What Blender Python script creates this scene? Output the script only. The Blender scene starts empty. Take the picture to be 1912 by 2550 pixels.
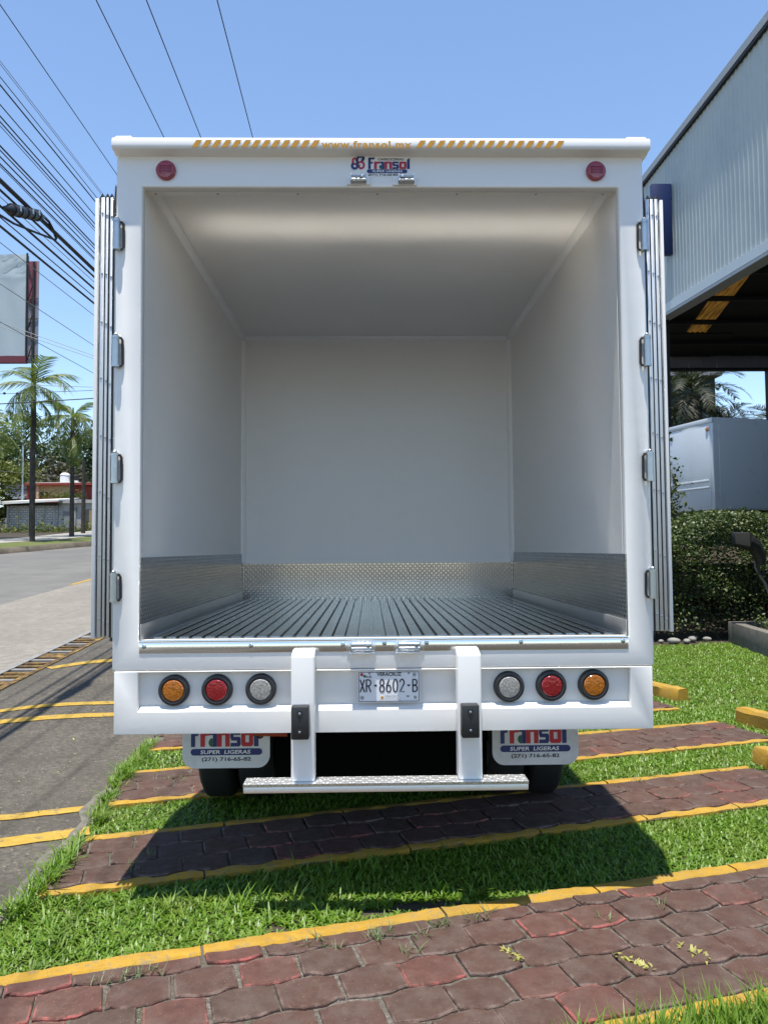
import bpy, bmesh, math, random
import numpy as np
from mathutils import Vector, Matrix, Euler
random.seed(7); RNG = np.random.default_rng(7)
SC = bpy.context.scene; COL = SC.collection
PI = math.pi; R = math.radians

# ------------------------------------------------------------------ camera, sky, sun, exposure
cam_d = bpy.data.cameras.new('camera'); cam = bpy.data.objects.new('camera', cam_d); COL.objects.link(cam)
cr = Vector((0.99980549, -0.01824271, -0.00749607)); cu = Vector((0.00660409, -0.04847348, 0.99880264)); cf = Vector((0.01858422, 0.99865786, 0.04834357))
cam.matrix_world = Matrix(((cr.x, cu.x, -cf.x, 0.0), (cr.y, cu.y, -cf.y, -3.72), (cr.z, cu.z, -cf.z, 1.685), (0, 0, 0, 1)))
cam_d.sensor_fit = 'VERTICAL'; cam_d.sensor_height = 24.0; cam_d.lens = 1916.0/2550*24.0
cam_d.clip_start = 0.05; cam_d.clip_end = 2000
SC.camera = cam
SUNV = Vector((-0.045, -0.18, 1.0)).normalized()
world = bpy.data.worlds.new('World'); SC.world = world; world.use_nodes = True
wn = world.node_tree.nodes; wl = world.node_tree.links; wn.clear()
sky = wn.new('ShaderNodeTexSky'); sky.sky_type = 'NISHITA'; sky.sun_disc = False
sky.sun_elevation = math.asin(SUNV.z); sky.sun_rotation = math.atan2(SUNV.x, SUNV.y)
sky.air_density = 1.0; sky.dust_density = 0.05; sky.ozone_density = 2.4; sky.altitude = 0
bg = wn.new('ShaderNodeBackground'); bg.inputs['Strength'].default_value = 0.15
wo = wn.new('ShaderNodeOutputWorld'); wl.new(sky.outputs[0], bg.inputs[0]); wl.new(bg.outputs[0], wo.inputs[0])
sl = bpy.data.lights.new('sun', 'SUN'); sl.energy = 5.0; sl.angle = R(0.53); sl.color = (1.0, 0.96, 0.885)
so = bpy.data.objects.new('sun', sl); COL.objects.link(so); so.rotation_euler = SUNV.to_track_quat('Z', 'Y').to_euler()
SC.view_settings.view_transform = 'Standard'; SC.view_settings.look = 'None'
SC.view_settings.gamma = 1.0; SC.view_settings.use_curve_mapping = False
SC.view_settings.exposure = 0.68
SC.render.engine = 'CYCLES'
cy = SC.cycles
cy.use_denoising = True
try: cy.denoiser = 'OPENIMAGEDENOISE'
except Exception: pass
cy.max_bounces = 10; cy.diffuse_bounces = 5; cy.glossy_bounces = 4; cy.transmission_bounces = 4; cy.transparent_max_bounces = 6
cy.sample_clamp_indirect = 60.0; cy.blur_glossy = 0.0; cy.caustics_reflective = True; cy.caustics_refractive = False

# ------------------------------------------------------------------ materials
def new_mat(name):
    m = bpy.data.materials.new(name); m.use_nodes = True
    nt = m.node_tree; b = nt.nodes['Principled BSDF']
    return m, nt, b
def nd(nt, t, **kw):
    n = nt.nodes.new(t)
    for k, v in kw.items(): setattr(n, k, v)
    return n
def vmath(nt, op, a, b=None):
    n = nd(nt, 'ShaderNodeVectorMath', operation=op)
    for i, v in enumerate((a, b)):
        if v is None: continue
        if hasattr(v, 'links'): nt.links.new(v, n.inputs[i])
        else: n.inputs[i].default_value = v
    return n.outputs[0]
def mth(nt, op, a, b=None, clamp=False):
    n = nd(nt, 'ShaderNodeMath', operation=op, use_clamp=clamp)
    for i, v in enumerate((a, b)):
        if v is None: continue
        if hasattr(v, 'links'): nt.links.new(v, n.inputs[i])
        else: n.inputs[i].default_value = v
    return n.outputs[0]
def ramp(nt, fac, stops):
    n = nd(nt, 'ShaderNodeValToRGB'); cr_ = n.color_ramp
    while len(cr_.elements) < len(stops): cr_.elements.new(0.5)
    for e, (p, c) in zip(cr_.elements, stops):
        e.position = p; e.color = (c[0], c[1], c[2], 1) if hasattr(c, '__len__') else (c, c, c, 1)
    nt.links.new(fac, n.inputs[0]); return n.outputs[0]
def mixc(nt, fac, a, b, mode='MIX'):
    n = nd(nt, 'ShaderNodeMix', data_type='RGBA', blend_type=mode)
    for i, v in ((0, fac), (6, a), (7, b)):
        if hasattr(v, 'links'): nt.links.new(v, n.inputs[i])
        elif i == 0: n.inputs[0].default_value = v
        else: n.inputs[i].default_value = (v[0], v[1], v[2], 1)
    return n.outputs[2]
def pos(nt, sc=(1, 1, 1)):
    g = nd(nt, 'ShaderNodeNewGeometry')
    return vmath(nt, 'MULTIPLY', g.outputs['Position'], sc)
def noise(nt, vec, scale, detail=4, rough=0.55, out=0):
    n = nd(nt, 'ShaderNodeTexNoise'); n.inputs['Scale'].default_value = scale; n.inputs['Detail'].default_value = detail; n.inputs['Roughness'].default_value = rough
    nt.links.new(vec, n.inputs['Vector']); return n.outputs[out]
def bump(nt, b, h, strength=0.3, dist=0.01):
    n = nd(nt, 'ShaderNodeBump'); n.inputs['Strength'].default_value = strength; n.inputs['Distance'].default_value = dist
    nt.links.new(h, n.inputs['Height']); nt.links.new(n.outputs[0], b.inputs['Normal']); return n
MATS = {}
def simple(name, col, rough=0.6, metal=0.0, var=0.12, scale=6.0, bmp=0.0, bscale=60.0, coat=0.0, spec=0.5, dirt=None):
    """paint-like material: base colour with soft tonal noise, roughness variation and optional fine relief"""
    m, nt, b = new_mat(name); p = pos(nt)
    f = noise(nt, p, scale, 5)
    c = mixc(nt, f, [x*(1-var) for x in col], [min(1, x*(1+var)) for x in col])
    if dirt:
        g = ramp(nt, noise(nt, p, dirt[1], 6, 0.65), [(dirt[2], 0.0), (min(0.99, dirt[2]+0.2), 1.0)])
        c = mixc(nt, mth(nt, 'MULTIPLY', g, dirt[3]), c, dirt[0])
    nt.links.new(c, b.inputs['Base Color'])
    r = noise(nt, p, scale*3, 3)
    nt.links.new(mth(nt, 'MULTIPLY_ADD', r, 0.2*rough), b.inputs['Roughness'])
    nt.nodes[-1].inputs[2].default_value = rough*0.9
    b.inputs['Metallic'].default_value = metal; b.inputs['Specular IOR Level'].default_value = spec
    b.inputs['Coat Weight'].default_value = coat; b.inputs['Coat Roughness'].default_value = 0.08
    if bmp: bump(nt, b, noise(nt, p, bscale, 4), bmp, 0.004)
    MATS[name] = m; return m
M_white = simple('white_gelcoat', (0.735, 0.715, 0.685), 0.26, var=0.015, scale=1.5, bmp=0.75, bscale=3.2, coat=0.3)
M_inner = simple('white_lining', (0.79, 0.765, 0.725), 0.32, var=0.02, scale=1.2, bmp=0.2, bscale=2.5, coat=0.12)
M_trim = simple('trim_strip', (0.86, 0.84, 0.80), 0.25, var=0.02, coat=0.3)
M_alu = simple('aluminium', (0.80, 0.81, 0.83), 0.27, 1.0, 0.06, 4.0, bmp=0.08, bscale=40)
M_alu2 = simple('brushed_aluminium', (0.70, 0.72, 0.75), 0.36, 1.0, 0.10, 7.0, bmp=0.10, bscale=30)
M_thr = simple('polished_aluminium', (0.82, 0.82, 0.82), 0.17, 1.0, 0.04, 4.0, bmp=0.05, bscale=12)
M_floor = simple('floor_aluminium', (0.36, 0.36, 0.36), 0.16, 1.0, 0.14, 9.0, bmp=0.02, bscale=12)
M_stepc = simple('step_aluminium', (0.80, 0.80, 0.79), 0.5, 1.0, 0.04, 5.0)
M_satin = simple('satin_aluminium', (0.62, 0.62, 0.61), 0.55, 1.0, 0.06, 5.0, bmp=0.05, bscale=30)
M_galv = simple('galvanised_steel', (0.42, 0.45, 0.46), 0.34, 1.0, 0.15, 30.0)
M_black = simple('black_rubber', (0.018, 0.018, 0.019), 0.45, var=0.2, scale=20, bmp=0.2, bscale=120)
M_tyre = simple('tyre_rubber', (0.010, 0.010, 0.010), 0.75, var=0.3, scale=12)
M_dark = simple('black_chassis_paint', (0.006, 0.006, 0.006), 0.6, var=0.3)
M_steelp = simple('white_steel', (0.74, 0.72, 0.69), 0.32, var=0.02, coat=0.2)
M_yellowp = simple('yellow_print', (0.50, 0.24, 0.006), 0.4, var=0.05)
M_navy = simple('navy_print', (0.012, 0.025, 0.13), 0.4, var=0.05)
M_redp = simple('red_print', (0.42, 0.015, 0.03), 0.4, var=0.05)
M_green = simple('green_print', (0.01, 0.10, 0.05), 0.4, var=0.05)
M_blackp = simple('black_print', (0.012, 0.012, 0.018), 0.4, var=0.05)
M_whitep = simple('white_print', (0.8, 0.8, 0.8), 0.4, var=0.02)
M_greyp = simple('grey_print', (0.28, 0.28, 0.29), 0.5, var=0.1)
M_plate = simple('plate_white', (0.66, 0.66, 0.68), 0.4, var=0.03)
M_flap = simple('flap_vinyl', (0.62, 0.63, 0.64), 0.45, var=0.04, dirt=((0.25, 0.22, 0.18), 5, 0.5, 0.4))
def lens(name, col, dots=90.0):
    m, nt, b = new_mat(name); p = pos(nt)
    v = nd(nt, 'ShaderNodeTexVoronoi', feature='F1'); v.inputs['Scale'].default_value = dots; nt.links.new(p, v.inputs['Vector'])
    d = ramp(nt, v.outputs[0], [(0.1, 1.0), (0.45, 0.35), (0.75, 0.12)])
    nt.links.new(mixc(nt, d, [c*0.45 for c in col], col), b.inputs['Base Color'])
    b.inputs['Roughness'].default_value = 0.12; b.inputs['Coat Weight'].default_value = 1.0
    bump(nt, b, v.outputs[0], 0.35, 0.003); MATS[name] = m; return m
M_amber = lens('amber_lens', (0.56, 0.17, 0.008), 115); M_redl = lens('red_lens', (0.36, 0.008, 0.015), 105); M_clear = lens('clear_lens', (0.42, 0.41, 0.38), 105)
M_redr = simple('red_reflector', (0.26, 0.008, 0.02), 0.18, var=0.15, scale=40, coat=0.8, bmp=0.3, bscale=180)

def tread(name, axes, cell=0.026, base=(0.60, 0.62, 0.65), rough=0.19):
    """aluminium checker plate: raised lozenges alternating in direction, as fine relief on the sheet"""
    m, nt, b = new_mat(name)
    g = nd(nt, 'ShaderNodeNewGeometry'); s = nd(nt, 'ShaderNodeSeparateXYZ'); nt.links.new(g.outputs['Position'], s.inputs[0])
    u = mth(nt, 'DIVIDE', s.outputs[axes[0]], cell); v = mth(nt, 'DIVIDE', s.outputs[axes[1]], cell)
    cu_ = mth(nt, 'FLOOR', u); cv_ = mth(nt, 'FLOOR', v)
    par = mth(nt, 'FLOORED_MODULO', mth(nt, 'ADD', cu_, cv_), 2.0)
    sg = mth(nt, 'MULTIPLY_ADD', par, 2.0); nt.nodes[-1].inputs[2].default_value = -1.0
    qu = mth(nt, 'SUBTRACT', mth(nt, 'FRACT', u), 0.5); qv = mth(nt, 'MULTIPLY', mth(nt, 'SUBTRACT', mth(nt, 'FRACT', v), 0.5), sg)
    a = mth(nt, 'DIVIDE', mth(nt, 'ADD', qu, qv), 0.80); c = mth(nt, 'DIVIDE', mth(nt, 'SUBTRACT', qu, qv), 0.26)
    d = mth(nt, 'ADD', mth(nt, 'MULTIPLY', a, a), mth(nt, 'MULTIPLY', c, c))
    h = mth(nt, 'SUBTRACT', 1.0, d, True)
    p = pos(nt); f = noise(nt, p, 5, 4)
    nt.links.new(mixc(nt, f, [x*0.85 for x in base], [x*1.12 for x in base]), b.inputs['Base Color'])
    b.inputs['Metallic'].default_value = 1.0; b.inputs['Roughness'].default_value = rough
    bump(nt, b, h, 0.9, 0.006); MATS[name] = m; return m
M_treadB = tread('checker_plate_back', (0, 2), 0.0205, (0.47, 0.47, 0.48), 0.15); M_treadS = tread('checker_plate_side', (1, 2), 0.0205, (0.38, 0.39, 0.40)); M_treadT = tread('checker_plate_step', (0, 1), 0.030, (0.78, 0.78, 0.78), 0.5); M_treadF = tread('checker_plate_nose', (0, 2), 0.03, (0.6, 0.6, 0.56), 0.35)

def ground_mat(name, cols, scale, speck=None, rough=0.9, bmp=0.5, bscale=90, big=None, worn=None):
    m, nt, b = new_mat(name); p = pos(nt)
    f = noise(nt, p, scale, 8, 0.65)
    c = ramp(nt, f, [(0.28, cols[0]), (0.5, cols[1]), (0.72, cols[2])])
    if big:
        c = mixc(nt, ramp(nt, noise(nt, p, big[1], 4, 0.6), [(0.42, 0.0), (0.62, big[2])]), c, big[0])
    h = noise(nt, p, bscale, 3)
    if speck:
        v = nd(nt, 'ShaderNodeTexVoronoi', feature='F1'); v.inputs['Scale'].default_value = speck[1]; nt.links.new(p, v.inputs['Vector'])
        k = ramp(nt, v.outputs[1], [(speck[2], 0.0), (min(1, speck[2]+0.06), 1.0)])
        e = ramp(nt, v.outputs[0], [(0.25, 1.0), (0.5, 0.0)])
        c = mixc(nt, mth(nt, 'MULTIPLY', mth(nt, 'MULTIPLY', k, e), speck[3]), c, speck[0])
        h = mth(nt, 'ADD', h, mth(nt, 'MULTIPLY', e, 0.5))
    if worn:
        w = ramp(nt, noise(nt, p, worn[1], 7, 0.75), [(worn[2], 0.0), (worn[2]+0.05, 1.0)])
        c = mixc(nt, mth(nt, 'MULTIPLY', w, worn[3]), c, worn[0])
    nt.links.new(c, b.inputs['Base Color']); b.inputs['Roughness'].default_value = rough; b.inputs['Specular IOR Level'].default_value = 0.25
    bump(nt, b, h, bmp, 0.006); MATS[name] = m; return m
M_soil = ground_mat('soil', ((0.0288, 0.0224, 0.0156), (0.0480, 0.0384, 0.0265), (0.0640, 0.0544, 0.0374)), 9, bmp=0.9)
M_land = ground_mat('field_soil', ((0.0400, 0.0480, 0.0195), (0.0680, 0.0680, 0.0312), (0.0960, 0.0800, 0.0468)), 0.6, bmp=0.6)
M_asph = ground_mat('asphalt', ((0.0454, 0.0403, 0.0329), (0.0958, 0.0845, 0.0674), (0.1562, 0.1373, 0.1106)), 26, ((0.3226, 0.2784, 0.2246), 60, 0.84, 0.7), bmp=1.0, bscale=120, big=((0.0625, 0.0557, 0.0440), 1.3, 0.65))
M_should = ground_mat('pebbled_concrete', ((0.1496, 0.1352, 0.1115), (0.2000, 0.1800, 0.1505), (0.2496, 0.2280, 0.1911)), 7, ((0.3120, 0.2816, 0.2348), 45, 0.7, 0.6), bmp=0.5, big=((0.1432, 0.1288, 0.1092), 0.5, 0.5))
M_road = ground_mat('road_surface', ((0.1152, 0.1088, 0.0991), (0.1408, 0.1344, 0.1209), (0.1672, 0.1592, 0.1435)), 1.2, bmp=0.3, big=((0.1096, 0.1040, 0.0944), 0.25, 0.6))
M_kerbc = ground_mat('weathered_concrete', ((0.0992, 0.0912, 0.0757), (0.1392, 0.1272, 0.1069), (0.1784, 0.1632, 0.1381)), 10, bmp=0.7)
M_side = ground_mat('footway_concrete', ((0.2040, 0.1928, 0.1693), (0.2520, 0.2392, 0.2075), (0.3000, 0.2800, 0.2457)), 3, bmp=0.3)
M_mortar = ground_mat('joint_mortar', ((0.0571, 0.0482, 0.0414), (0.1243, 0.1098, 0.0928), (0.2285, 0.2050, 0.1770)), 38, ((0.3998, 0.3718, 0.3342), 120, 0.75, 0.7), bmp=1.0, bscale=140, big=((0.0571, 0.0616, 0.0328), 3.0, 0.7))
M_yellow = ground_mat('yellow_kerb_paint', ((0.2960, 0.1672, 0.0195), (0.3672, 0.2128, 0.0250), (0.4144, 0.2536, 0.0382)), 16, bmp=0.7, bscale=70, worn=((0.2000, 0.1600, 0.1014), 30, 0.55, 0.7), big=((0.24, 0.16, 0.045), 4.0, 0.45))
M_yline = ground_mat('yellow_line_paint', ((0.3080, 0.1904, 0.0273), (0.3672, 0.2360, 0.0406), (0.4024, 0.2704, 0.0601)), 12, bmp=0.7, bscale=100, worn=((0.1184, 0.1040, 0.0819), 11, 0.56, 0.85))
M_yrail = ground_mat('worn_yellow_steel', ((0.10, 0.055, 0.02), (0.22, 0.135, 0.035), (0.32, 0.22, 0.07)), 9, bmp=0.4, worn=((0.07, 0.045, 0.03), 7, 0.46, 0.8))
M_rail = ground_mat('drain_steel', ((0.1456, 0.1400, 0.1310), (0.2016, 0.1928, 0.1802), (0.2464, 0.2352, 0.2184)), 8, bmp=0.4, worn=((0.0896, 0.0616, 0.0437), 6, 0.58, 0.7))
M_stone = ground_mat('river_stone', ((0.1824, 0.1728, 0.1498), (0.2400, 0.2304, 0.2059), (0.2880, 0.2784, 0.2527)), 6, bmp=0.3)

def paver_mat():
    m, nt, b = new_mat('red_paver'); p = pos(nt); oi = nd(nt, 'ShaderNodeObjectInfo')
    base = ramp(nt, oi.outputs['Random'], [(0.0, (0.0752, 0.0459, 0.0356)), (0.35, (0.0875, 0.0487, 0.0374)), (0.6, (0.0769, 0.0505, 0.0392)), (0.85, (0.1008, 0.0493, 0.0388)), (1.0, (0.0896, 0.0569, 0.0412))])
    f = noise(nt, p, 22, 7, 0.7); c = mixc(nt, ramp(nt, f, [(0.3, 0.0), (0.7, 1.0)]), mixc(nt, 1.0, base, (0.74, 0.74, 0.76), 'MULTIPLY'), mixc(nt, 1.0, base, (1.2, 1.2, 1.2), 'MULTIPLY'))
    f2 = noise(nt, p, 7, 6, 0.7)
    c = mixc(nt, ramp(nt, f2, [(0.45, 0.0), (0.7, 0.55)]), c, (0.120, 0.094, 0.080))
    c = mixc(nt, ramp(nt, noise(nt, p, 11, 5, 0.7), [(0.55, 0.0), (0.72, 0.5)]), c, (0.045, 0.030, 0.026))
    v = nd(nt, 'ShaderNodeTexVoronoi', feature='F1'); v.inputs['Scale'].default_value = 190; nt.links.new(p, v.inputs['Vector'])
    sp = mth(nt, 'MULTIPLY', ramp(nt, v.outputs[1], [(0.86, 0.0), (0.9, 1.0)]), ramp(nt, v.outputs[0], [(0.2, 0.7), (0.4, 0.0)]))
    c = mixc(nt, sp, c, (0.32, 0.24, 0.20))
    # rims: worn lighter red paint left on the bevels of some stones
    at = nd(nt, 'ShaderNodeAttribute'); at.attribute_name = 'rim'
    rim = mth(nt, 'MULTIPLY', at.outputs['Fac'], ramp(nt, noise(nt, p, 14, 5, 0.7), [(0.44, 0.0), (0.6, 0.85)]))
    rimc = ramp(nt, oi.outputs['Random'], [(0.0, (0.17, 0.13, 0.11)), (0.78, (0.18, 0.12, 0.10)), (0.84, (0.36, 0.10, 0.085)), (1.0, (0.40, 0.13, 0.11))])
    c = mixc(nt, rim, c, rimc)
    nt.links.new(c, b.inputs['Base Color']); b.inputs['Roughness'].default_value = 0.9; b.inputs['Specular IOR Level'].default_value = 0.15
    bump(nt, b, mth(nt, 'ADD', f, mth(nt, 'MULTIPLY', noise(nt, p, 150, 4), 0.8)), 0.9, 0.006)
    MATS['paver'] = m; return m
M_paver = paver_mat()

def leaf_mat(name, cols, rough=0.5, transl=0.35, spec=0.4, patch=None):
    m, nt, b = new_mat(name); g = nd(nt, 'ShaderNodeNewGeometry')
    n = len(cols); c = ramp(nt, g.outputs['Random Per Island'], [(i/(n-1), cols[i]) for i in range(n)])
    if patch: c = mixc(nt, ramp(nt, noise(nt, pos(nt), 2.6, 5, 0.65), [(0.46, 0.0), (0.68, 0.65)]), c, patch)
    nt.links.new(c, b.inputs['Base Color']); b.inputs['Roughness'].default_value = rough; b.inputs['Specular IOR Level'].default_value = spec
    t = nd(nt, 'ShaderNodeBsdfTranslucent'); nt.links.new(mixc(nt, 1.0, c, (1.1, 1.25, 0.6), 'MULTIPLY'), t.inputs[0])
    mx = nd(nt, 'ShaderNodeMixShader'); mx.inputs[0].default_value = transl
    o = nt.nodes['Material Output']; nt.links.new(b.outputs[0], mx.inputs[1]); nt.links.new(t.outputs[0], mx.inputs[2]); nt.links.new(mx.outputs[0], o.inputs[0])
    MATS[name] = m; return m
M_grass = leaf_mat('lawn_grass', [(0.0656, 0.1436, 0.0086), (0.0984, 0.1943, 0.0129), (0.1312, 0.2365, 0.0193), (0.1115, 0.2112, 0.0150), (0.1640, 0.2703, 0.0322), (0.1968, 0.2534, 0.0558)], 0.45, 0.3, patch=(0.1443, 0.1985, 0.0279))
M_weed = leaf_mat('weed_leaves', [(0.06, 0.11, 0.03), (0.10, 0.16, 0.05), (0.16, 0.20, 0.09), (0.22, 0.21, 0.12)], 0.5, 0.3)
M_yweed = leaf_mat('yellow_weed', [(0.30, 0.30, 0.06), (0.40, 0.38, 0.10), (0.35, 0.30, 0.12)], 0.5, 0.3)
M_hedge = leaf_mat('hedge_leaves', [(0.0180, 0.0360, 0.0108), (0.0324, 0.0576, 0.0158), (0.0540, 0.0828, 0.0216), (0.0936, 0.1188, 0.0396), (0.1440, 0.1620, 0.0648)], 0.48, 0.2, 0.35)
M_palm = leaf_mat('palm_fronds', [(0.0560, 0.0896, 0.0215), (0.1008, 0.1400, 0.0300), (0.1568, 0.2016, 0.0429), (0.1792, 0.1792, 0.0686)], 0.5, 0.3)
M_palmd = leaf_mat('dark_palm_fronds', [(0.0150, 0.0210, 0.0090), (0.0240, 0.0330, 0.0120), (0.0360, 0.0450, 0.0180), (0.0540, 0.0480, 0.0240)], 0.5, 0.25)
M_tree1 = leaf_mat('grey_green_leaves', [(0.0473, 0.0770, 0.0420), (0.0675, 0.0980, 0.0490), (0.0945, 0.1190, 0.0630)], 0.6, 0.25)  # grey greens lifted slightly to stand in for distance haze
M_tree2 = leaf_mat('olive_leaves', [(0.0720, 0.0900, 0.0144), (0.1020, 0.1200, 0.0216), (0.1380, 0.1500, 0.0336)], 0.6, 0.3)
M_tree3 = leaf_mat('brown_green_leaves', [(0.05, 0.05, 0.032), (0.07, 0.065, 0.042), (0.09, 0.08, 0.05)], 0.6, 0.25)
M_bark = ground_mat('bark', ((0.03, 0.026, 0.022), (0.05, 0.043, 0.036), (0.08, 0.07, 0.06)), 6, bmp=0.8, bscale=30)
M_wire = simple('black_cable', (0.012, 0.012, 0.013), 0.6, var=0.1)
M_wireg = simple('grey_wire', (0.16, 0.16, 0.16), 0.5, var=0.1)
M_clad = simple('blue_grey_cladding', (0.39, 0.43, 0.42), 0.5, var=0.05, scale=0.7, dirt=((0.26, 0.31, 0.33), 0.6, 0.45, 0.5))
M_cladt = simple('pale_grey_flashing', (0.52, 0.56, 0.56), 0.45, var=0.05)
M_clado = simple('grey_steel_flashing', (0.34, 0.35, 0.35), 0.5, var=0.08)
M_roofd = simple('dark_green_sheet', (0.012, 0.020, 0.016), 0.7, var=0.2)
M_steeld = simple('dark_steel', (0.010, 0.010, 0.011), 0.6, var=0.2)
M_sign = simple('blue_sign', (0.003, 0.014, 0.075), 0.4, var=0.1)
M_grey2 = simple('grey_truck_panel', (0.50, 0.53, 0.55), 0.28, var=0.03, scale=0.8, coat=0.3)
M_vinyl = simple('billboard_vinyl', (0.34, 0.40, 0.43), 0.5, var=0.08, scale=0.5, bmp=0.5, bscale=1.2)
M_mag = simple('faded_magenta_sheet', (0.22, 0.045, 0.075), 0.7, var=0.3, scale=0.7)
M_rust = simple('rusty_red_steel', (0.12, 0.02, 0.03), 0.7, var=0.3)
M_greyst = simple('greyish_sheet', (0.20, 0.19, 0.22), 0.6, var=0.2, scale=1)
M_amberp = None
def skylight_mat():
    m, nt, b = new_mat('amber_skylight'); p = pos(nt)
    c = mixc(nt, ramp(nt, noise(nt, vmath(nt, 'MULTIPLY', p, (9, 0.5, 1)), 2.2, 6, 0.7), [(0.35, 0.0), (0.65, 1.0)]), (0.012, 0.005, 0.001), (0.10, 0.050, 0.009))
    nt.links.new(c, b.inputs['Base Color']); b.inputs['Roughness'].default_value = 0.5
    t = nd(nt, 'ShaderNodeBsdfTranslucent'); nt.links.new(c, t.inputs[0])
    mx = nd(nt, 'ShaderNodeMixShader'); mx.inputs[0].default_value = 0.7
    nt.links.new(b.outputs[0], mx.inputs[1]); nt.links.new(t.outputs[0], mx.inputs[2]); nt.links.new(mx.outputs[0], nt.nodes['Material Output'].inputs[0]); return m
M_sky = skylight_mat()
def block_mat():
    m, nt, b = new_mat('concrete_block'); g = nd(nt, 'ShaderNodeNewGeometry'); s = nd(nt, 'ShaderNodeSeparateXYZ'); nt.links.new(g.outputs['Position'], s.inputs[0])
    cmb = nd(nt, 'ShaderNodeCombineXYZ'); nt.links.new(s.outputs[0], cmb.inputs[0]); nt.links.new(s.outputs[2], cmb.inputs[1])
    br = nd(nt, 'ShaderNodeTexBrick'); br.inputs['Scale'].default_value = 1.0; br.inputs['Brick Width'].default_value = 0.34; br.inputs['Row Height'].default_value = 0.18
    br.inputs['Mortar Size'].default_value = 0.018; br.inputs['Color1'].default_value = (0.40, 0.39, 0.38, 1); br.inputs['Color2'].default_value = (0.52, 0.51, 0.49, 1); br.inputs['Mortar'].default_value = (0.15, 0.15, 0.15, 1)
    nt.links.new(cmb.outputs[0], br.inputs['Vector']); nt.links.new(br.outputs[0], b.inputs['Base Color']); b.inputs['Roughness'].default_value = 0.9
    bump(nt, b, br.outputs[1], -0.6, 0.02); return m
M_block = block_mat()
M_plaster = simple('stained_plaster', (0.38, 0.37, 0.35), 0.9, var=0.25, scale=1.5, dirt=((0.12, 0.11, 0.10), 1.4, 0.5, 0.7))
M_ywall = simple('ochre_wall', (0.46, 0.38, 0.20), 0.85, var=0.06)
M_rwall = simple('brick_red_paint', (0.26, 0.04, 0.03), 0.8, var=0.1)
M_lav = simple('lavender_wall', (0.36, 0.38, 0.45), 0.85, var=0.1)
M_cream = simple('cream_paint', (0.55, 0.45, 0.28), 0.8, var=0.05)
M_tanb = simple('tan_brick', (0.30, 0.21, 0.11), 0.9, var=0.2, scale=5)
M_gate = simple('grey_metal', (0.17, 0.17, 0.18), 0.6, var=0.15)
M_sheet = simple('white_roof_sheet', (0.72, 0.70, 0.64), 0.5, var=0.06)
M_tank = simple('tank_plastic', (0.62, 0.62, 0.62), 0.5, var=0.06)
M_glassd = simple('dark_glass', (0.015, 0.017, 0.02), 0.12, var=0.1)
M_wood = simple('brown_wood', (0.13, 0.055, 0.03), 0.8, var=0.2)

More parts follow.
